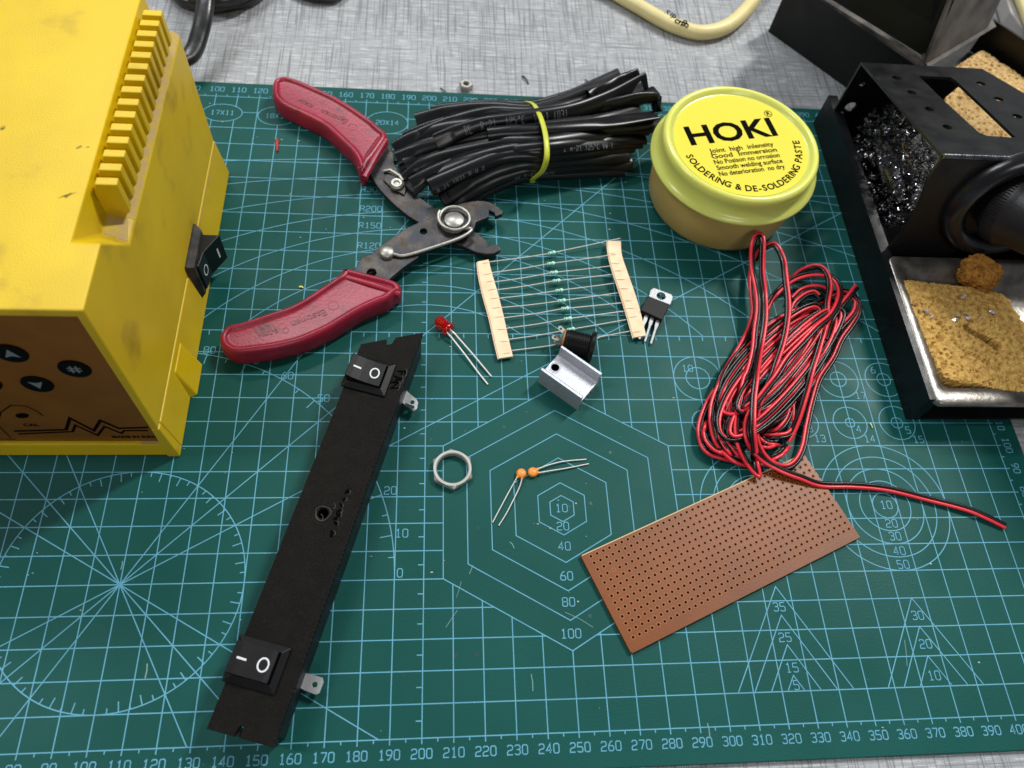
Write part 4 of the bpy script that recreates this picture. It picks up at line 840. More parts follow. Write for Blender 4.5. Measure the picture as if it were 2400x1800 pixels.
def wall(a, b_, inx, ztop, zbot, th=1.8):
    a, b_ = Vector(a), Vector(b_); n2 = Vector((-(b_-a).y, (b_-a).x)).normalized()*inx*th
    wl.prism([FS @ Vector((*a, ztop)), FS @ Vector((*b_, ztop)), FS @ Vector((*(b_+n2), ztop)), FS @ Vector((*(a+n2), ztop))], (0, 0, zbot-ztop))
i0 = lerp2(o4[1], o4[2], .022); i1 = lerp2(o4[1], o4[2], .985)
wall((i0[0]-.05, i0[1]), (i1[0]-.05, i1[1]), 1, -2.45, -13.8); wall((lerp2(o4[0], o4[3], .02)[0]+.2, lerp2(o4[0], o4[3], .02)[1]), (lerp2(o4[0], o4[3], .98)[0]+.2, lerp2(o4[0], o4[3], .98)[1]), -1, -2.45, -10)
wall((o4[0][0]+.5, o4[0][1]+.35), (o4[1][0]-.5, o4[1][1]+.35), 1, -2.45, -8)
wl.build('side_wall', mat('filament_edge', (13, 16, 24), .5, bump=.4, bsize=.4), ss)
# engraved word by upper switch, rough holes mid-strip: flat black paints their shade
en = MB(); c7p = [(1200, 715), (1130, 815), (1095, 915), (1060, 1000)]
xa = (FS.to_3x3() @ Vector((.3, -1, 0)))
for ch, (x, y) in zip('FAN', [(1205, 700), (1140, 815), (1085, 930)]): meshes_join(en, text_mesh(ch, 4.4, .12, .02), frame(at(*c7(x, y), ZT+.02), xa, (0, 0, 1)))
cq = crop(680, 1100, 7.541)
for x, y, r in ((1010, 400, .9), (955, 530, .8), (900, 640, .7), (870, 730, .9), (850, 800, 1), (800, 870, .8), (800, 955, .9), (740, 1130, .9), (720, 1180, .6), (1060, 350, .4)):
    p = at(*cq(x, y), ZT+.02); blot(en, p.x, p.y, r*.72, ZT+.03, 1.5, random.uniform(0, 3), 9, .5)
en.build('engraving_shade', mat('engraved', (5, 5, 4), 1, spec=.03), ss, weld=False)
rg = MB(); rg.tube([FS @ Vector((cm.x+2.5*math.cos(a)*(1+.08*math.sin(5*a)), cm.y+2.5*math.sin(a)*(1+.1*math.sin(3*a)), .05)) for a in [2*math.pi*i/28 for i in range(28)]], .28, 6, closed=True); rg.build('hole_rim', M_blkdusty, ss)
rg = MB()
for x, y, r in ((1225, 690, 3.0), (1160, 812, 3.0), (1105, 925, 3.0)):
    p = at(*c7(x, y), ZT+.03); rg.line([p+Vector((r*.5*math.cos(a)+.3, r*.8*math.sin(a), 0)) for a in (-1.1, -.5, .1, .6)], .22, .03)
for x, y, r in ((1010, 400, .9), (955, 530, .8), (900, 640, .7), (870, 730, .9), (850, 800, 1), (800, 955, .9), (740, 1130, .9), (480, 860, 1.5), (720, 650, 1.2)):
    p = at(*cq(x, y), ZT+.03); rg.line([p+Vector((r*1.3*math.cos(a), r*1.1*math.sin(a), 0)) for a in (-.9, -.3, .4, 1.0)], .2, .03)
rg.build('ragged_rim_highlight', mat('ragged_grey', (42, 39, 35), .6), ss, weld=False)  # flat pale lines: ragged burrs with the highlight on their rims painted in
ho = MB(); ho.lathe([(0, 0), (3.2, 0)], FS @ Vector((cm.x, cm.y, -4)), 20); ho.build('socket', M_blk, ss)
M_rk = mat('rocker_black', (10, 10, 14), .5, bump=.15, bsize=.4, spec=.25)
def rocker(ctr, lbl):
    """a switch in the strip's frame: long side across the strip, its raised end to the left"""
    F = FS @ Matrix.Translation((ctr.x, ctr.y, 0))
    mb = MB(); a, b_ = AH, BH
    o1 = [(-a, -b_), (a, -b_), (a, b_), (-a, b_)]; i1_ = [(-a+2.2, -b_+2.2), (a-2.2, -b_+2.2), (a-2.2, b_-2.2), (-a+2.2, b_-2.2)]
    V = [F @ Vector((x, y, .03)) for x, y in o1]+[F @ Vector((x, y, .7)) for x, y in o1]+[F @ Vector((x, y, 1.8)) for x, y in i1_]+[F @ Vector((x, y, -1)) for x, y in i1_]
    fs = []
    for l in range(3):
        for q in range(4): fs.append((l*4+q, l*4+(q+1) % 4, (l+1)*4+(q+1) % 4, (l+1)*4+q))
    mb.add(V, fs); s_ = mb.build('rocker_switch', M_blk, ss, label=lbl, bevel=.12)
    mb = MB(); w2 = b_-2.3; prof = [(-a+1.6, .9), (-a+1.2, 5.5), (-a+1.6, 5.7), (-5, 4.85), (-2, 3.9), (1, 3.3), (4, 3.0), (a-2.7, 3.2), (a-2.5, -2), (-a+2.4, -2)]
    mb.prism([F @ Vector((x, -w2, z)) for x, z in prof], F.to_3x3() @ Vector((0, 2*w2, 0)), smooth=False); rk_ = mb.build('rocker', M_rk, s_, bevel=.12)
    mk = MB(); n1 = (F.to_3x3() @ Vector((.25, 0, 1))).normalized(); n2 = (F.to_3x3() @ Vector((.1, 0, 1))).normalized()
    mk.line([F @ Vector((-5.4, 0, 5.02)), F @ Vector((-5, 0, 4.88)), F @ Vector((-2.6, 0, 4.12))], .65, .1, N=n1)
    mk.line([F @ Vector((2.5+1.55*math.cos(t_), 1.95*math.sin(t_), 3.17-.13*math.cos(t_)*1.55)) for t_ in [2*math.pi*i/24 for i in range(24)]], .5, .08, closed=True, N=n2)
    mk.build('mark', M_white, rk_, weld=False)
    mb = MB(); mb.box((-8.2, -5.9, -11.5), (8.2, 5.9, -2.5), M=F); mb.build('switch_body', M_blk, s_)
    return s_
sA = rocker(s1c, 'upper black rocker switch beside the engraved word'); sB = rocker(s2c, 'lower black rocker switch near the broad end')
for cc_, pts, hole, par in ((c7, [(1350, 1075), (1480, 1180), (1508, 1240), (1490, 1340), (1440, 1390), (1290, 1290), (1200, 1220), (1280, 1000)], (1405, 1235), sA), (c3, [(905, 222), (985, 245), (992, 275), (965, 345), (940, 355), (870, 328), (820, 300), (850, 210)], (935, 290), sB)):
    P = [tuple(at(*cc_(x, y), 4).xy) for x, y in pts]; hc = at(*cc_(*hole), 4)
    plate('spade_terminal', P, [circ(hc.x, hc.y, .85, 16)], .7, Matrix.Translation((0, 0, 4)), M_tin, par, bevel=.05)
mb = MB(); mb.box((0, 0, 0), (.3, 3.6, 3), M=frame(at(*c7(1290, 1290), 3), at(*c7(1240, 1400), 3)-at(*c7(1290, 1290), 3), (0, 0, 1))); mb.build('spade_terminal', M_tin, sA)
# ------------------------------------------------------------------ red and black twin wire
wr = empty('twin_wire_coil', (345, 125, 0), 'loosely coiled red and black twin wire with its end trailing right over the mat', 'wire coil')
c1 = crop(1550, 540, 4.424); c2_ = crop(1600, 850, 5.926); c9 = crop(1950, 950, 3.687)
def q1(l): return [(*c1(x, y), z) for x, y, z in l]
def q2(l): return [(*c2_(x, y), z) for x, y, z in l]
wires = MB(); wires_b = MB(); RW = .72
def pair(pts, side=1, vert=-.3, k=7, jitter=0):
    """a red strand through the traced points and its black twin on one side (side>0: to the right of travel)"""
    P = cr([at(u, v, z) for u, v, z in pts], k); n = len(P); Q = []
    for i, p in enumerate(P):
        t_ = (P[min(i+1, n-1)]-P[max(i-1, 0)]).normalized(); s_ = t_.cross(Vector((0, 0, 1)))
        if s_.length < .1: s_ = Vector((1, 0, 0))
        s_.normalize(); vv = vert+jitter*noise.noise(Vector((i*.05, side, len(pts)))); ang = vv; Q.append(p+(s_*side*math.cos(ang)+Vector((0, 0, 1))*math.sin(ang))*RW*1.9)
    for p in P+Q: p.z = max(p.z, .75)
    wires.tube(P, RW, 8); wires_b.tube(Q, RW, 8); return P
LOOPS = [
 # tall loop standing up to the tub
 q1([(1100, 820, 9), (1082, 620, 9), (1062, 400, 12), (1060, 200, 15), (1048, 80, 17)]),
]
pair(q2([(1028, 1255, 10), (1005, 1000, 13), (1000, 800, 14), (1010, 500, 14), (1040, 250, 14), (1062, 60, 13)]) + q1([(1050, 1200, 11), (1082, 1000, 11), (1093, 850, 11), (1085, 650, 11), (1062, 400, 14), (1068, 160, 18)])+[(*c1(1055, 55), 19), (*c1(1015, 28), 19.5), (*c1(965, 60), 19), (*c1(932, 160), 17)] + q1([(925, 300, 14), (935, 430, 12), (962, 560, 11), (985, 700, 10), (985, 850, 10), (962, 1020, 10), (940, 1250, 10), (890, 1450, 10)]) + q2([(850, 200, 10), (800, 400, 10), (755, 600, 10), (722, 850, 9), (740, 1080, 8), (800, 1250, 7), (870, 1380, 5.5), (950, 1490, 4.5), (1020, 1560, 4), (1075, 1585, 4), (1070, 1520, 4.5), (1040, 1400, 5), (1020, 1280, 4)]), side=-1)
pair(q1([(930, 330, 5), (915, 560, 5), (942, 820, 5), (900, 1010, 5), (800, 1210, 6), (690, 1390, 6), (610, 1560, 6)]) + q2([(450, 400, 6), (390, 600, 6), (380, 830, 6), (430, 1060, 6), (540, 1230, 5), (700, 1370, 4), (860, 1425, 3), (1000, 1440, 2), (1150, 1400, 1)]), side=-1)
pair(q2([(690, 20, 5), (540, 230, 4), (400, 430, 3), (290, 640, 3), (222, 850, 3), (218, 1000, 3), (260, 1160, 3), (360, 1270, 3), (520, 1325, 3), (700, 1370, 1.5), (860, 1380, 1)]), side=-1)
pair([(*c1(960, 300), 3), (*c1(1010, 210), 8)] + q1([(1090, 150, 12), (1160, 128, 13), (1225, 180, 13), (1280, 310, 12), (1305, 500, 12), (1330, 740, 12), (1322, 930, 12), (1280, 1160, 12), (1200, 1400, 11)]) + q2([(1260, 190, 11), (1170, 400, 10), (1075, 620, 9), (1040, 850, 8), (1050, 1080, 7), (1140, 1270, 6), (1280, 1390, 5), (1440, 1425, 4), (1570, 1340, 4), (1660, 1150, 4), (1710, 880, 4), (1780, 560, 4), (1880, 230, 4), (2000, 40, 4)]) + q1([(1780, 1300, 4), (1860, 1120, 4.5), (1960, 980, 5), (2030, 860, 6), (2035, 750, 7), (1970, 665, 7), (1880, 640, 7), (1780, 680, 6), (1700, 760, 4)]), side=1)
pair(q1([(1100, 830, 4), (1180, 690, 5), (1300, 570, 6), (1420, 500, 7), (1560, 465, 8), (1690, 470, 9), (1790, 520, 10), (1835, 620, 11), (1815, 740, 12), (1740, 870, 13), (1600, 990, 14), (1450, 1150, 14), (1300, 1310, 14)]) + q2([(1280, 175, 14), (1130, 370, 13), (990, 560, 12), (885, 760, 11), (860, 950, 10), (900, 1120, 9), (1000, 1270, 7), (1150, 1400, 5), (1400, 1530, 4), (1640, 1620, 3.2)]) + [(1925, 1140, 2), (2000, 1142, 1.8), (2080, 1150, 1.5), (2170, 1172, 1.2), (2260, 1195, 1.5), (2310, 1215, 1.5), (2355, 1237, 1.0)], side=-1, vert=.12)
pair(q1([(1320, 510, 3), (1440, 415, 5), (1560, 362, 7), (1670, 375, 9), (1740, 460, 10), (1762, 590, 10), (1735, 760, 10), (1735, 900, 10), (1690, 1080, 10), (1640, 1260, 10), (1580, 1450, 10)]) + q2([(1760, 350, 9), (1650, 720, 7), (1560, 950, 5), (1480, 1100, 3)]), side=1)
pair(q1([(2012, 572, 11), (1935, 670, 11), (1850, 770, 11), (1765, 890, 11), (1720, 1000, 10), (1690, 1120, 9)]), side=-1)
pair(q1([(1350, 700, 4), (1440, 615, 4), (1560, 575, 5), (1680, 590, 6), (1760, 650, 6)]), side=1)
pair(q1([(1330, 900, 5), (1370, 760, 6), (1480, 660, 6), (1580, 630, 6), (1640, 670, 6)]), side=1)
pair(q1([(1850, 690, 8), (1950, 695, 8), (2005, 745, 8), (1985, 840, 8), (1900, 940, 8), (1790, 1060, 8), (1700, 1200, 8), (1600, 1330, 8)]), side=-1)
pair(q1([(1600, 1000, 5), (1650, 880, 6), (1720, 800, 6), (1800, 820, 6), (1810, 900, 6), (1760, 1000, 5)]), side=1)
for l in ([(1740, 0), (1600, 200), (1480, 420), (1350, 650), (1200, 860), (1080, 965)], [(1640, 0), (1530, 230), (1400, 480), (1260, 700), (1130, 900)], [(1560, 330), (1500, 560), (1440, 760), (1320, 910), (1180, 975)], [(1600, 320), (1540, 520), (1540, 720), (1530, 880), (1450, 975), (1300, 1000), (1110, 1010)]):
    l = [(l[0][0]+(l[0][0]-l[1][0])*.25, l[0][1]+(l[0][1]-l[1][1])*.25)]+l; pair(q2([(x, y, 1.6 if i in (0, len(l)-1) else 5.5-i*.2) for i, (x, y) in enumerate(l)]), side=-1)
for l in ([(880, 20), (700, 250), (560, 480), (510, 700), (530, 900), (620, 1100), (760, 1280)], [(800, 230), (640, 400), (540, 600), (490, 780), (480, 950), (540, 1120), (650, 1260)], [(780, 470), (680, 570), (640, 730), (650, 850), (700, 970)], [(310, 870), (290, 980), (330, 1100), (430, 1210), (540, 1260)], [(1060, 1040), (1160, 1120), (1290, 1140)], [(1250, 1350), (1380, 1280), (1450, 1200)], [(1100, 1170), (1200, 1180), (1280, 1150)]):
    l = [(l[0][0]+(l[0][0]-l[1][0])*.4, l[0][1]+(l[0][1]-l[1][1])*.4)]+l+[(l[-1][0]+(l[-1][0]-l[-2][0])*.4, l[-1][1]+(l[-1][1]-l[-2][1])*.4)]; pair(q2([(x, y, 1.0 if i in (0, len(l)-1) else 5.0) for i, (x, y) in enumerate(l)]), side=-1, jitter=1)
# the mass of loops under the traced ones
random.seed(11)
Atop = at(1930, 740, 3); Abot = at(1690, 1010, 3)
for k in range(22):
    ax_ = (Abot-Atop); L_ = ax_.length/2+random.uniform(-6, 2); ctr = (Atop+Abot)/2+Vector((random.uniform(-3, 3), random.uniform(-4, 4), 0)); ax_.normalize(); sd = Vector((-ax_.y, ax_.x, 0)); W_ = random.uniform(4.5, 13.5); zb = random.uniform(1, 6.5); ph = random.uniform(0, 6.28)
    pts = []
    for i in range(14):
        a = ph+2*math.pi*i/14; s_ = math.cos(a); pts.append(ctr+ax_*L_*s_+sd*(W_*math.sin(a)*(1+.12*s_))+Vector((0, 0, zb+1.2*math.sin(a*2+k))))
    P = cr(pts, 6, closed=True); Q = []
    for i, p in enumerate(P):
        p.z = max(.75, p.z); t_ = (P[(i+1) % len(P)]-P[i-1]).normalized(); s2 = t_.cross(Vector((0, 0, 1))).normalized(); an = -.1+.9*math.sin(2*math.pi*i/len(P)+k); q_ = p+(s2*math.cos(an)+Vector((0, 0, 1))*math.sin(an))*RW*1.9; q_.z = max(.75, q_.z); Q.append(q_)
    wires.tube(P, RW, 7, closed=True); wires_b.tube(Q, RW, 7, closed=True)
wires.build('red_strand', M_red, wr, weld=False); wires_b.build('black_strand', M_wblk, wr, weld=False)
# ------------------------------------------------------------------ front soldering-iron stand
fs_ = empty('iron_stand', (440, 190, -2), 'black folded steel iron stand with holed bracket, at the mat edge', 'iron stand')
X0, Y0, Y1, X1, ZW = 394.2, 111.6, 279, 500, 16.5
mb = MB()
mb.box((X0, Y0, .02), (X1, Y1, 1.4)); mb.box((X0, Y0, 1.4), (X0+1.3, Y1, ZW)); mb.box((X0+1.3, Y0+.0, 1.4), (X0+5.0, Y0+1.3, ZW)); mb.box((X0, Y0, ZW), (X0+4.6, Y1, ZW+1.2)); mb.box((X1-1.3, Y0, 1.4), (X1, Y1, ZW)); mb.box((X0+1.3, Y1-1.3, 1.4), (X0+9, Y1, 8))
mb.build('base', M_stand, fs_, bevel=0)
# bracket: back plate, sloping top with holes, front plate
pA, pB_ = Vector((X0+.6, 269, 45)), Vector((X0+.6, 190, 67)); yv_ = (pB_-pA).normalized(); nrm = Vector((1, 0, 0)).cross(-yv_); nrm = nrm if nrm.z > 0 else -nrm
FT = frame(pA, (1, 0, 0), nrm); FTi = FT.inverted()
def tp2(u, v): q = FTi @ onplane(u, v, pA, nrm); return (q.x, q.y)
ct2 = crop(1800, 0, 3.318)
ch = tp2(2312, 170); ch2 = tp2(2400, 238); Ly = (FTi @ pB_).y
slope = ((ch2[0]-ch[0])/(ch2[1]-ch[1])); XE = 84
outl = [(0, 0), (0, Ly+1.5)] if Ly < 0 else [(0, 0), (0, Ly-1.5)]
xe = ch[0]+slope*(Ly-ch[1]); 
outl = [(0, 0), (0, Ly), (min(xe, 110), Ly), ch]
outl = [(0, ch[1]*.0), (0, Ly), (XE, Ly), (XE, ch[1]+(XE-ch[0])/slope), (ch[0], 0)]
def clampy(p): return (p[0], max(min(p[1], 0), Ly) if Ly < 0 else min(max(p[1], 0), Ly))
outl = [clampy(p) for p in outl]
hl = []
for x, y in ((1000, 605), (1118, 718), (1255, 848), (1395, 988), (1655, 648), (1795, 770), (1940, 903)):
    q = tp2(*ct2(x, y)); hl.append(circ(q[0], q[1], 2.0, 20))
rq = [tp2(*ct2(x, y)) for x, y in ((1172, 590), (1420, 600), (1460, 625), (1700, 850), (1925, 1065), (1900, 1070), (1700, 1055), (1640, 1030), (1530, 930), (1350, 765))]
hl.append(rq)
plate('bracket_top', outl, hl, 1.2, FT @ Matrix.Translation((0, 0, -.6)), M_stand, fs_)
bk = [tuple(v) for v in ((0, 1.4), (0, 44.4), (57, 44.4), (47, 20), (45, 1.4))]
FBk = frame((X0+.6, 269.2, 0), (1, 0, 0), (0, -1, 0))
hx1 = FBk.inverted() @ aty(2020, 195, 269.2); hx2 = FBk.inverted() @ aty(1993, 248, 269.2)
# local y of this frame points up or down depending on handedness
sg = 1 if (FBk.to_3x3() @ Vector((0, 1, 0))).z > 0 else -1
plate('back_plate', [(x, y*sg) for x, y in bk], [circ(hx1.x, hx1.y, 1.3, 14), circ(hx2.x, hx2.y, 2.6, 20)], 1.2, FBk, M_stand, fs_)
pF0, pF1 = Vector((X0+.6, 190, 66.4)), Vector((X0+.6, 183, 2)); yf = (pF1-pF0).normalized(); nf = Vector((1, 0, 0)).cross(yf); nf = nf if nf.y < 0 else -nf; FF = frame(pF0, (1, 0, 0), nf); FFi = FF.inverted()
def fp2(u, v): q = FFi @ onplane(u, v, pF0, nf); return (q.x, q.y)
rcx = FFi @ onplane(2400, 500, pF0, nf)
ctr_ring = Vector((437-X0-.6, 0)); ry = (FFi @ Vector((437, 186, 46))).y
yb = (FFi @ pF1).y
arc1 = [fp2(*crop(1800, 0, 3.318)(x, y)) for x, y in ((1330, 1250), (1240, 1400), (1150, 1640))] + [fp2(*crop(1900, 450, 2.962)(x, y)) for x, y in ((720, 130), (670, 230), (580, 350), (500, 430))]
fo = [(0, 0)] + [(max(a, .2), b_) for a, b_ in arc1] + [(6, yb), (100, yb), (100, 0)]
plate('front_plate', fo, [circ(ctr_ring.x, ry, 21, 40)], 1.2, FF @ Matrix.Translation((0, 0, -.6)), M_stand, fs_)
mb = MB(); cr3 = FF @ Vector((ctr_ring.x, ry, 1.2)); mb.lathe([(27.5, -1.2), (27.2, 1.2), (25, 3.8), (22, 4.6), (19.0, 3.0), (18.2, 0), (18.4, -3), (20.8, -4)], cr3, 72, axis=nf); mb.build('grommet', mat('rubber_black', (20, 20, 24), .25, bump=.15, bsize=3, c2=(34, 34, 38), size=8), fs_)
mb = MB(); fold = [Vector((X0+.6, 190.1, 67.1)), Vector((X0+84, 190.1, 67.1))]; mb.tube([fold[0], fold[1]], 1.1, 10); mb.build('fold_edge', mat('worn_edge', (92, 94, 100), .22, .6, c2=(30, 31, 33), size=3, amt=.8, bump=.3), fs_)
# sponge tray
tr_ = empty('sponge_tray', (450, 145, 1.5), 'dull metal drip tray holding the wet sponge on the front stand', 'tray')
mb = MB(); x0, x1, y0, y1 = X0+2.2, 496, 110.2, 181
rim = 17.9
def rl(x0, y0, x1, y1, r, z): return [Vector((x, y, z)) for x, y in rrect(x0, y0, x1, y1, r, 5)]
loops = [rl(x0, y0-.6, x1, y1, 3, rim-2.6), rl(x0, y0-.6, x1, y1, 3, rim-.4), rl(x0+.6, y0+.2, x1-.6, y1-.6, 3, rim), rl(x0+3.2, y0+4.6, x1-3, y1-3, 3, rim-.3), rl(x0+5.5, y0+7, x1-5, y1-6, 3, rim-1.2), rl(x0+8, y0+10.5, x1-8, y1-12, 4, rim-8), rl(x0+12, y0+15, x1-12, y1-18, 4, rim-9)]
n = len(loops[0]); mb.add([p for l in loops for p in l], [(i*n+q, i*n+(q+1) % n, (i+1)*n+(q+1) % n, (i+1)*n+q) for i in range(len(loops)-1) for q in range(n)]+[tuple(range((len(loops)-1)*n, len(loops)*n))], 0, True); mb.build('pan', M_tray, tr_)
def inside(p, poly):
    x, y = p; r = False; n = len(poly)
    for i in range(n):
        x1_, y1_ = poly[i]; x2_, y2_ = poly[i-1]
        if (y1_ > y) != (y2_ > y) and x < (x2_-x1_)*(y-y1_)/(y2_-y1_)+x1_: r = not r
    return r
def edge_dist(p, poly):
    b_ = 1e9; n = len(poly); P_ = Vector(p)
    for i in range(n):
        a, c_ = Vector(poly[i-1]), Vector(poly[i]); ab = c_-a; t_ = max(0, min(1, (P_-a).dot(ab)/ab.length_squared)); b_ = min(b_, (a+ab*t_-P_).length)
    return b_
def sponge_mat(name, c, cdark):
    mt = mat(name, c, .85, c2=cdark, size=2.2, amt=.9, bump=2.0, bsize=.9, spec=.1); return mt
M_sp = sponge_mat('sponge_ochre', (204, 166, 96), (160, 122, 62)); M_sp2 = sponge_mat('sponge_tan', (214, 182, 128), (184, 148, 96)); M_sp3 = sponge_mat('sponge_brown', (176, 124, 58), (130, 84, 36))
def sponge(name, poly, ztop, th, m, cell=.8, origin=None, slits=(), pore=1.0, tilt=(0, 0)):
    xs = [p[0] for p in poly]; ys = [p[1] for p in poly]; nx = int((max(xs)-min(xs))/cell)+2; ny = int((max(ys)-min(ys))/cell)+2; x0 = min(xs)-cell; y0 = min(ys)-cell
    idx = {}; vs = []; fs = []
    for i in range(nx+1):
        for j in range(ny+1):
            x, y = x0+i*cell, y0+j*cell; jx = .3*noise.noise(Vector((x*.9, y*.9, 5))); 
            gap = False
            for (sa, sb, w_) in slits:
                a, b_ = Vector(sa), Vector(sb); ab = b_-a; t_ = max(0, min(1, (Vector((x, y))-a).dot(ab)/ab.length_squared)); gap = gap or (a+ab*t_-Vector((x, y))).length+.7*noise.noise(Vector((x*.7, y*.7, 3))) < w_*.6
            if gap: continue
            if inside((x+jx, y+jx), poly): idx[(i, j)] = len(vs); ed = edge_dist((x, y), poly)
            else: continue
            d_, _ = noise.voronoi(Vector((x/(1.9*pore), y/(1.9*pore), 1.3)), distance_metric='DISTANCE'); d2, _ = noise.voronoi(Vector((x/(4.2*pore), y/(4.2*pore), 7.7)), distance_metric='DISTANCE')
            z = ztop+.5*noise.noise(Vector((x*.12, y*.12, 0)))+.6*noise.noise(Vector((x*.45, y*.45, 2)))+.35*noise.noise(Vector((x*1.3, y*1.3, 2)))+tilt[0]*(x-xs[0])+tilt[1]*(y-ys[0])
            z -= 1.8*max(0, .36-d_[0])*3.0*(1 if noise.noise(Vector((x*.25, y*.25, 9))) > -.25 else .3); z -= 3.4*max(0, .25-d2[0])*3.6*(1 if noise.noise(Vector((x*.15, y*.15, 4))) > -.05 else 0)
            z -= .9*math.exp(-ed*1.1)
            for (sa, sb, w_) in slits:
                a, b_ = Vector(sa), Vector(sb); P_ = Vector((x, y)); ab = b_-a; t_ = max(0, min(1, (P_-a).dot(ab)/ab.length_squared)); dd_ = (a+ab*t_-P_).length+.5*noise.noise(Vector((x, y, 3)))
                if dd_ < w_: z -= (w_-dd_)*1.0
            vs.append((x+.25*noise.noise(Vector((x, y, 11))), y+.25*noise.noise(Vector((x, y, 17))), max(z, ztop-th+.5)))
    for i in range(nx):
        for j in range(ny):
            k = [(i, j), (i+1, j), (i+1, j+1), (i, j+1)]
            if all(q in idx for q in k): fs.append(tuple(idx[q] for q in k))
    # sides
    ec = {}
    for f in fs:
        for a, b_ in zip(f, f[1:]+f[:1]): ec[(min(a, b_), max(a, b_))] = ec.get((min(a, b_), max(a, b_)), [])+[(a, b_)]
    for e, l in ec.items():
        if len(l) == 1:
            a, b_ = l[0]; za, zb_ = vs[a], vs[b_]; base_i = len(vs)
            for kk, dz in ((1, .35), (2, .7), (3, 1)):
                for q in (za, zb_):
                    o_ = .5*noise.noise(Vector((q[0]*.9, q[1]*.9, kk*2.1))); vs.append((q[0]+o_, q[1]+o_, q[2]-(q[2]-(ztop-th))*dz))
            prev = (a, b_)
            for kk in range(3): c_, d__ = base_i+2*kk, base_i+2*kk+1; fs.append((prev[1], prev[0], c_, d__)); prev = (c_, d__)
    mb = MB(); mb.add(vs, fs, 0, False); return mb.build(name, m, origin=origin)
ck = crop(1900, 450, 2.962)
poly = [tuple(at(*ck(x, y), 17).xy) for x, y in ((605, 610), (720, 612), (860, 628), (970, 640), (1100, 655), (1240, 670), (1330, 700), (1390, 745), (1400, 790), (1440, 830), (1481, 900), (1620, 1000), (1700, 1420), (1560, 1425), (1440, 1405), (1300, 1370), (1150, 1335), (1000, 1320), (930, 1290), (880, 1230), (830, 1120), (780, 1000), (730, 890), (680, 770), (640, 680))]
sl = [(tuple(at(*ck(1085, 945), 17).xy), tuple(at(*ck(1290, 1085), 17).xy), 2.0), (tuple(at(*ck(1220, 1015), 17).xy), tuple(at(*ck(1250, 1055), 17).xy), 1.9)]
sp1 = sponge('cleaning_sponge', poly, 17.6, 7, M_sp, .5, slits=sl, origin=(430, 145, 11)); tag(sp1, 'large ochre solder-cleaning sponge with a slit, lying in the metal tray', 'sponge')
random.seed(5); sd_ = MB()
for x, y, r in ((1065, 725, .9), (1060, 735, .6), (795, 822, .7), (815, 845, .6), (840, 872, .6), (1025, 850, .8), (1000, 885, .9), (1075, 845, .5), (1105, 880, .8), (1190, 870, .6), (1250, 828, .9), (1270, 838, .8), (1410, 885, .4), (1090, 870, .5), (960, 1075, .3)):
    p = at(*ck(x, y), 18.2)
    a = random.uniform(0, 3)
    for q in range(2):
        c_ = p+Vector((random.uniform(-.5, .5), random.uniform(-.4, .4), 0)); r_s = r; r = r*1.35; V = [c_+Vector((r*math.cos(a+t_)*random.uniform(.5, 1.4), r*math.sin(a+t_)*random.uniform(.3, .8), random.uniform(-.3, .4))) for t_ in (0, 1, 2.1, 3.1, 4.2, 5.2)]
        sd_.add(V+[c_+Vector((0, 0, 1.0))], [(i, (i+1) % 6, 6) for i in range(6)]); r = r_s
so = sd_.build('solder_scraps', M_sol, origin=(430, 150, 17)); tag(so, 'bright scraps of cold solder scattered on the ochre sponge', 'solder', kind='stuff')
# small round sponge
pc3 = at(2296, 640, 20); mb = MB(); vs = []; n1_, n2_ = 110, 70
for i in range(n2_+1):
    th_ = math.pi*i/n2_
    for j in range(n1_):
        ph = 2*math.pi*j/n1_; dvec = Vector((math.sin(th_)*math.cos(ph), math.sin(th_)*math.sin(ph), math.cos(th_))); d_, _ = noise.voronoi(dvec*3.2); r_ = 8.2+1.9*noise.noise(dvec*1.6+Vector((3, 1, 2)))-5.0*max(0, .32-d_[0])+.9*noise.noise(dvec*6)+.5*noise.noise(dvec*14); vs.append(pc3+Vector((dvec.x*r_, dvec.y*r_*.95, dvec.z*r_*.8)))
fs = [(i*n1_+j, i*n1_+(j+1) % n1_, (i+1)*n1_+(j+1) % n1_, (i+1)*n1_+j) for i in range(n2_) for j in range(n1_)]
mb.add(vs, fs, 0, False); o = mb.build('sponge_ball', M_sp3, origin=tuple(pc3)); tag(o, 'small round brown sponge scrap above the large ochre sponge', 'sponge')
# steel wool under the bracket
random.seed(3); mb = MB(); cw = crop(1800, 0, 3.318)
cent = Vector((413, 232, 20))
for k in range(1000):
    while True:
        q = Vector((random.uniform(-1, 1), random.uniform(-1, 1), random.uniform(-1, 1)))
        if .45 < q.length < 1: break
    p = cent+Vector((q.x*15.5, q.y*33, q.z*22)); p.z = max(3.2, min(p.z, 62+(190-p.y)*.278-3)); a = random.uniform(0, 6.28); Rm = Matrix.Rotation(random.uniform(0, 3.14), 3, 'X') @ Matrix.Rotation(random.uniform(0, 3.14), 3, 'Z'); pts = []; rr = random.uniform(.7, 1.5); turns = random.uniform(1.2, 2.8)
    for i in range(int(turns*9)): t_ = a+i*.7; pts.append(p+Rm @ Vector((rr*math.cos(t_), rr*math.sin(t_), i*.13)))
    mb.sweep(pts, lambda t_, i: [(.17, .03), (-.17, .03), (-.17, -.03), (.17, -.03)], smooth=False)
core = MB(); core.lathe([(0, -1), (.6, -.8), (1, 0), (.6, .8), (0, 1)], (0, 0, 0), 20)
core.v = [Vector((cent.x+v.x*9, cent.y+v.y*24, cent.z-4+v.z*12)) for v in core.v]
b0 = len(mb.v); mb.v += core.v; mb.f += [[i+b0 for i in f] for f in core.f]; mb.mi += [1]*len(core.f); mb.sm += [True]*len(core.f)
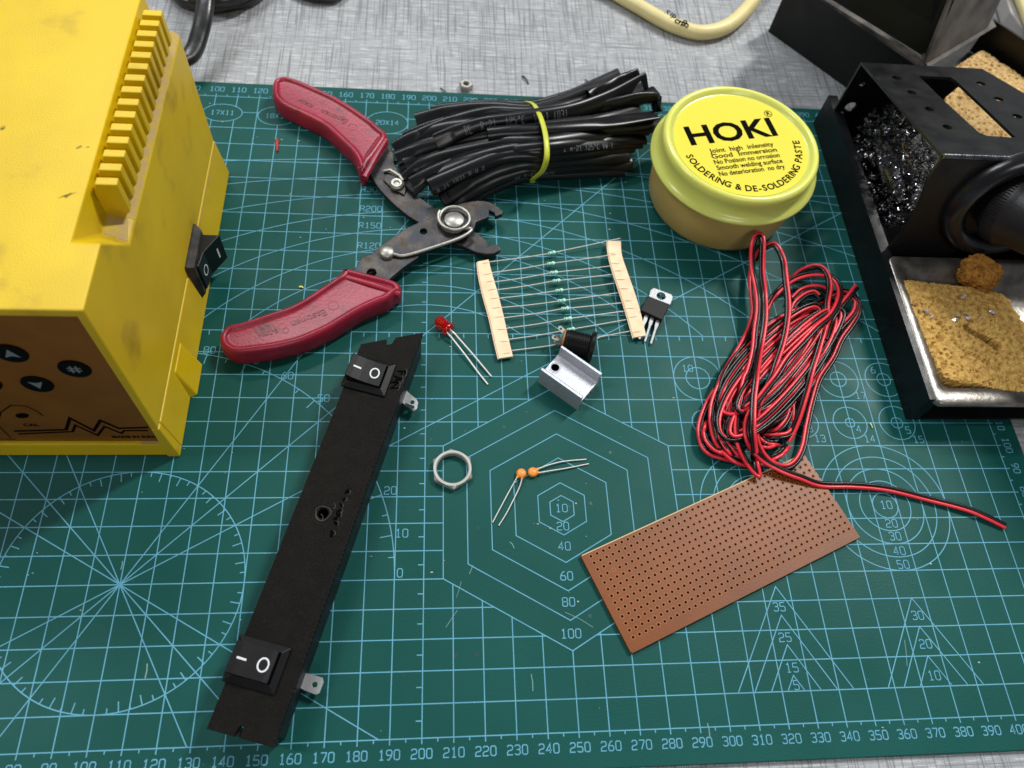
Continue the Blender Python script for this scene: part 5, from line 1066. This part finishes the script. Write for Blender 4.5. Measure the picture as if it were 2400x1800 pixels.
o = mb.build('wire_wool', [M_wool, mat('wool_core', (2, 2, 2), 1, spec=0)], weld=False, origin=(412, 232, 2)); tag(o, 'dark curly metal cleaning wool stuffed under the holed bracket', 'wire wool')
# iron handle in the grommet
ih = empty('soldering_iron', tuple(cr3), 'black soldering iron handle resting in the rubber ring of the stand', 'soldering iron')
axd = Vector((.42, -.80, .30)).normalized()
mb = MB(); mb.lathe([(0, -14), (9, -14), (12, -8), (15.2, -3), (16.4, -1), (16.6, 3), (15.8, 5), (15.0, 8), (14.4, 40), (13.0, 110), (0, 112)], cr3, 64, axis=axd); mb.build('handle', mat('handle_black', (24, 25, 29), .42, c2=(38, 39, 42), size=12, bump=.3, bsize=1.0), ih)
mb = MB()
xa_ = axd.orthogonal().normalized(); ya_ = axd.cross(xa_)
for k in range(90):
    a = 2*math.pi*k/90; dr = xa_*math.cos(a)+ya_*math.sin(a); mb.tube([cr3+axd*-1.5+dr*16.4, cr3+axd*3.4+dr*16.5], .3, 5)
mb.build('knurled_collar', M_blk, ih)
# ------------------------------------------------------------------ rear stand, turned half right
rsn = empty('iron_stand', (450, 350, -2), 'dusty black iron stand standing askew behind the one with the holed bracket', 'iron stand')
k0, k1 = at(1800, 74, -2), at(1975, 200, -2); dv = (k1-k0).normalized(); nv = Vector((-dv.y, dv.x, 0))
if nv.y < 0: nv = -nv
FR = frame(k0, dv, (0, 0, 1)); FRi = FR.inverted()
H_ = 31
mb = MB(); Lr = 100; Wr = 105
def rb_(a, b_, mi=0): mb.box(a, b_, M=FR)
sgn = 1 if (FRi @ (k0+nv)).y > 0 else -1
def yb_(y): return y*sgn
rb_((0, 0, .02), (Lr, Wr*sgn, 1.2)); rb_((0, 0, 1.2), (Lr, 1.3*sgn, H_)); rb_((0, 1.3*sgn, 1.2), (1.3, Wr*sgn, H_)); mb.build('base', M_stand, rsn, bevel=0)
mb = MB(); rb_((0, 0, H_), (Lr, 5.5*sgn, H_+1.2)); mb.build('rim', mat('dusty_rim', (30, 29, 28), .55, c2=(96, 88, 82), size=9, amt=.9, thr=(.35, .6), bump=.3), rsn)
def upl(name, pts, th=1.3, m=None):
    mb = MB(); P = [Vector(p) for p in pts]; nn = (P[1]-P[0]).cross(P[2]-P[0]).normalized(); mb.prism(P, nn*th); return mb.build(name, m or M_stand, rsn)
M_dusty = mat('stand_dusty', (40, 40, 41), .5, c2=(132, 124, 114), size=16, amt=.85, thr=(.35, .75), bump=.3)
zt_ = H_+1.25
rp = [at(u, v, zt_) for u, v in ((1890, 0), (1900, 0), (2110, 128), (2165, 150))]
# rising folded bracket: a wall along the far rim line and a sloped cheek
o5 = nv*4.5; upl('upright_plate', [at(2165, 148, zt_)+o5, at(1880, -28, zt_)+o5, at(1880, -28, zt_)+Vector((14, -6, 95))+o5, at(2165, 148, zt_)+Vector((-4, 26, 95))+o5], m=M_stand)
upl('upright_cheek', [at(2167, 150, zt_), at(2168, 149, zt_)+Vector((-2, 30, 85)), at(2330, 48, zt_)+Vector((4, 36, 85)), at(2316, 62, zt_)], m=M_dusty)
tri_ = [(2185, 140), (2330, 42), (2400, 86), (2400, 180), (2300, 118), (2225, 168)]
upl('cheek_fold', [at(2175, 158, zt_-1.4), at(2168, 149, zt_-1.4)+Vector((-2, 3, 3)), at(2322, 50, zt_-1.4)+Vector((-2, 3, 3)), at(2335, 62, zt_-1.4)], 1.2, m=mat('fold_dusty', (110, 104, 96), .6, c2=(64, 60, 56), size=7))
upl('right_wall', [at(2325, 45, 20), at(2470, 140, 20), at(2470, 140, 20)+Vector((0, 0, -20)), at(2325, 45, 20)+Vector((0, 0, -20))])
poly = [tuple(at(u, v, 7).xy) for u, v in ((2190, 190), (2250, 148), (2300, 117), (2350, 150), (2420, 195), (2500, 250), (2470, 340), (2400, 400), (2300, 330), (2220, 260))]
sp2 = sponge('cleaning_sponge', poly, 8, 7, M_sp2, .6, origin=(500, 290, 1), pore=1.1); tag(sp2, 'pale tan coarse sponge behind the holed bracket, partly hidden by it', 'sponge')
# ------------------------------------------------------------------ cables and case at the back
mb = MB(); cz = 2.2
pth = [(1330, -110), (1390, -48), (1450, -12), (1505, 20), (1550, 46), (1590, 64), (1640, 76), (1690, 68), (1730, 42), (1770, -5), (1800, -60), (1820, -110)]
P = cr([at(u, v, cz) for u, v in pth], 8); mb.tube(P, 3.9, 16)
cbl = mb.build('cream_cable', M_cream, origin=(345, 400, -2)); tag(cbl, 'cream round cable with black lettering curving along the top edge', 'cable')
mb = MB(); tcv = crop(1380, 0, 3.568)
for ch, (x, y), an in (('S', (655, 112), -35), ('I', (682, 130), -33), ('R', (707, 150), -32), ('o', (742, 175), -30), ('n', (772, 190), -27), ('9', (798, 197), -25), ('o', (818, 207), -22)):
    p = at(*tcv(x, y), cz+3.75); a = math.radians(an); meshes_join(mb, text_mesh(ch, 5.2, .1, .03), frame(p+Vector((0, 0, .15)), (math.cos(a), math.sin(a)*1.4, 0), (-.05, -.35, 1)))
mb.build('printed_text', M_prn, cbl, weld=False)
mb = MB(); mb.tube(cr([at(u, v, 12) for u, v in ((2300, -140), (2360, -60), (2392, 0), (2425, 90), (2470, 200))], 8), 3.0, 14); o = mb.build('cream_cable', M_cream, origin=(540, 380, -2)); tag(o, 'short visible bend of cream cable in the far top corner by the grey case', 'cable')
mb = MB(); mb.prism([at(u, v, 0) for u, v in ((2332, 15), (2320, -60), (2460, -60), (2560, 250), (2400, 135), (2345, 60))], (0, 0, 9)); mb.prism([at(u, v, 9) for u, v in ((2368, -30), (2440, -30), (2470, 190), (2415, 90), (2398, 40))], (0, 0, 2)); o = mb.build('plastic_case', M_lgrey, bevel=.8, origin=(540, 350, -2)); tag(o, 'pale grey plastic case edge in the top corner beyond the stands', 'case')
# ------------------------------------------------------------------ scraps lying about
def scrap(name, u, v, z, pts, m, label, cat, th=.5):
    p = at(u, v, z); mb = MB(); P = cr([p+Vector((a, b_, .45+c_)) for a, b_, c_ in pts], 3); mb.sweep(P, lambda t_, i: [(th*math.cos(a)*(1-.5*t_), th*.6*math.sin(a)) for a in [2*math.pi*q/6 for q in range(6)]]); o = mb.build(name, m, origin=tuple(p)); return tag(o, label, cat)
scrap('wire_scrap', 650, 345, 0, [(-.6, 4.2, 0), (-.2, 2, .2), (0, 0, .1), (.3, -3, 0)], M_redbit, 'small dark red shred of insulation on the mat below the upper grip', 'scrap', .9)
scrap('tube_offcut', 1232, 190, -2, [(-1.6, 3.2, 0), (-.6, 1.5, .5), (.4, 0, .4), (1.2, -2.4, 0)], M_blkbit, 'short black curved tube offcut on the worktop above the tubing bundle', 'scrap', .6)
scrap('tube_offcut', 1376, 195, -2, [(-1.0, 1.6, .4), (.2, .6, .2), (2.0, 0, 0)], M_blkbit, 'tiny black sliver beside the top edge of the tubing bundle', 'scrap', .5)
scrap('tube_offcut', 1038, 213, -2, [(-1.2, 1.6, 0), (0, 0, .3), (1.6, -1.2, 0)], M_blkbit, 'tiny black crumb on the worktop left of the small steel nut', 'scrap', .4)
scrap('green_crumb', 1594, 80, -2, [(-.6, .3, 0), (.5, 0, .8), (1.4, .2, .3)], M_green, 'dark green crumb under the bend of the cream cable', 'scrap', 1.0)
scrap('yellow_crumb', 706, 675, 0, [(-.7, .2, 0), (.3, .1, .3), (.9, -.4, 0)], M_ybit, 'pale yellow crumb on the mat above the lower red grip', 'scrap', .6)
scrap('yellow_crumb', 2041, 998, 0, [(-.2, 1, 0), (0, 0, .1), (.2, -1.2, 0)], M_ybit, 'tiny yellow splinter on the mat beside the number 14', 'scrap', .3)
random.seed(21); mb = MB()
for k in range(110):
    x, y = random.uniform(60, 430), random.uniform(-8, 283)
    r = random.choice((.12, .14, .18, .22, .3)); n = 5; a = random.uniform(0, 3); el = random.uniform(1, 2.2)
    V = [Vector((x+r*el*math.cos(a+2*math.pi*i/n)*random.uniform(.6, 1.2), y+r*math.sin(a+2*math.pi*i/n)*random.uniform(.6, 1.2), .2)) for i in range(n)]; mb.add(V+[Vector((x, y, .34))], [(i, (i+1) % n, n) for i in range(n)])
for u, v in ((593, 337), (1310, 872), (1430, 500), (1350, 1180), (1290, 1238), (1545, 700), (1571, 710), (1355, 1410), (660, 327), (700, 330)):
    p = at(u, v, .2); mb.add([p+Vector((.45*math.cos(t_), .35*math.sin(t_), 0)) for t_ in (0, 1.3, 2.5, 3.7, 5)]+[p+Vector((0, 0, .3))], [(i, (i+1) % 5, 5) for i in range(5)])
o = mb.build('crumbs', M_fleck, weld=False, origin=(215, 140, 0)); tag(o, 'tiny pale dust flecks scattered over the green mat', 'dust', kind='stuff')
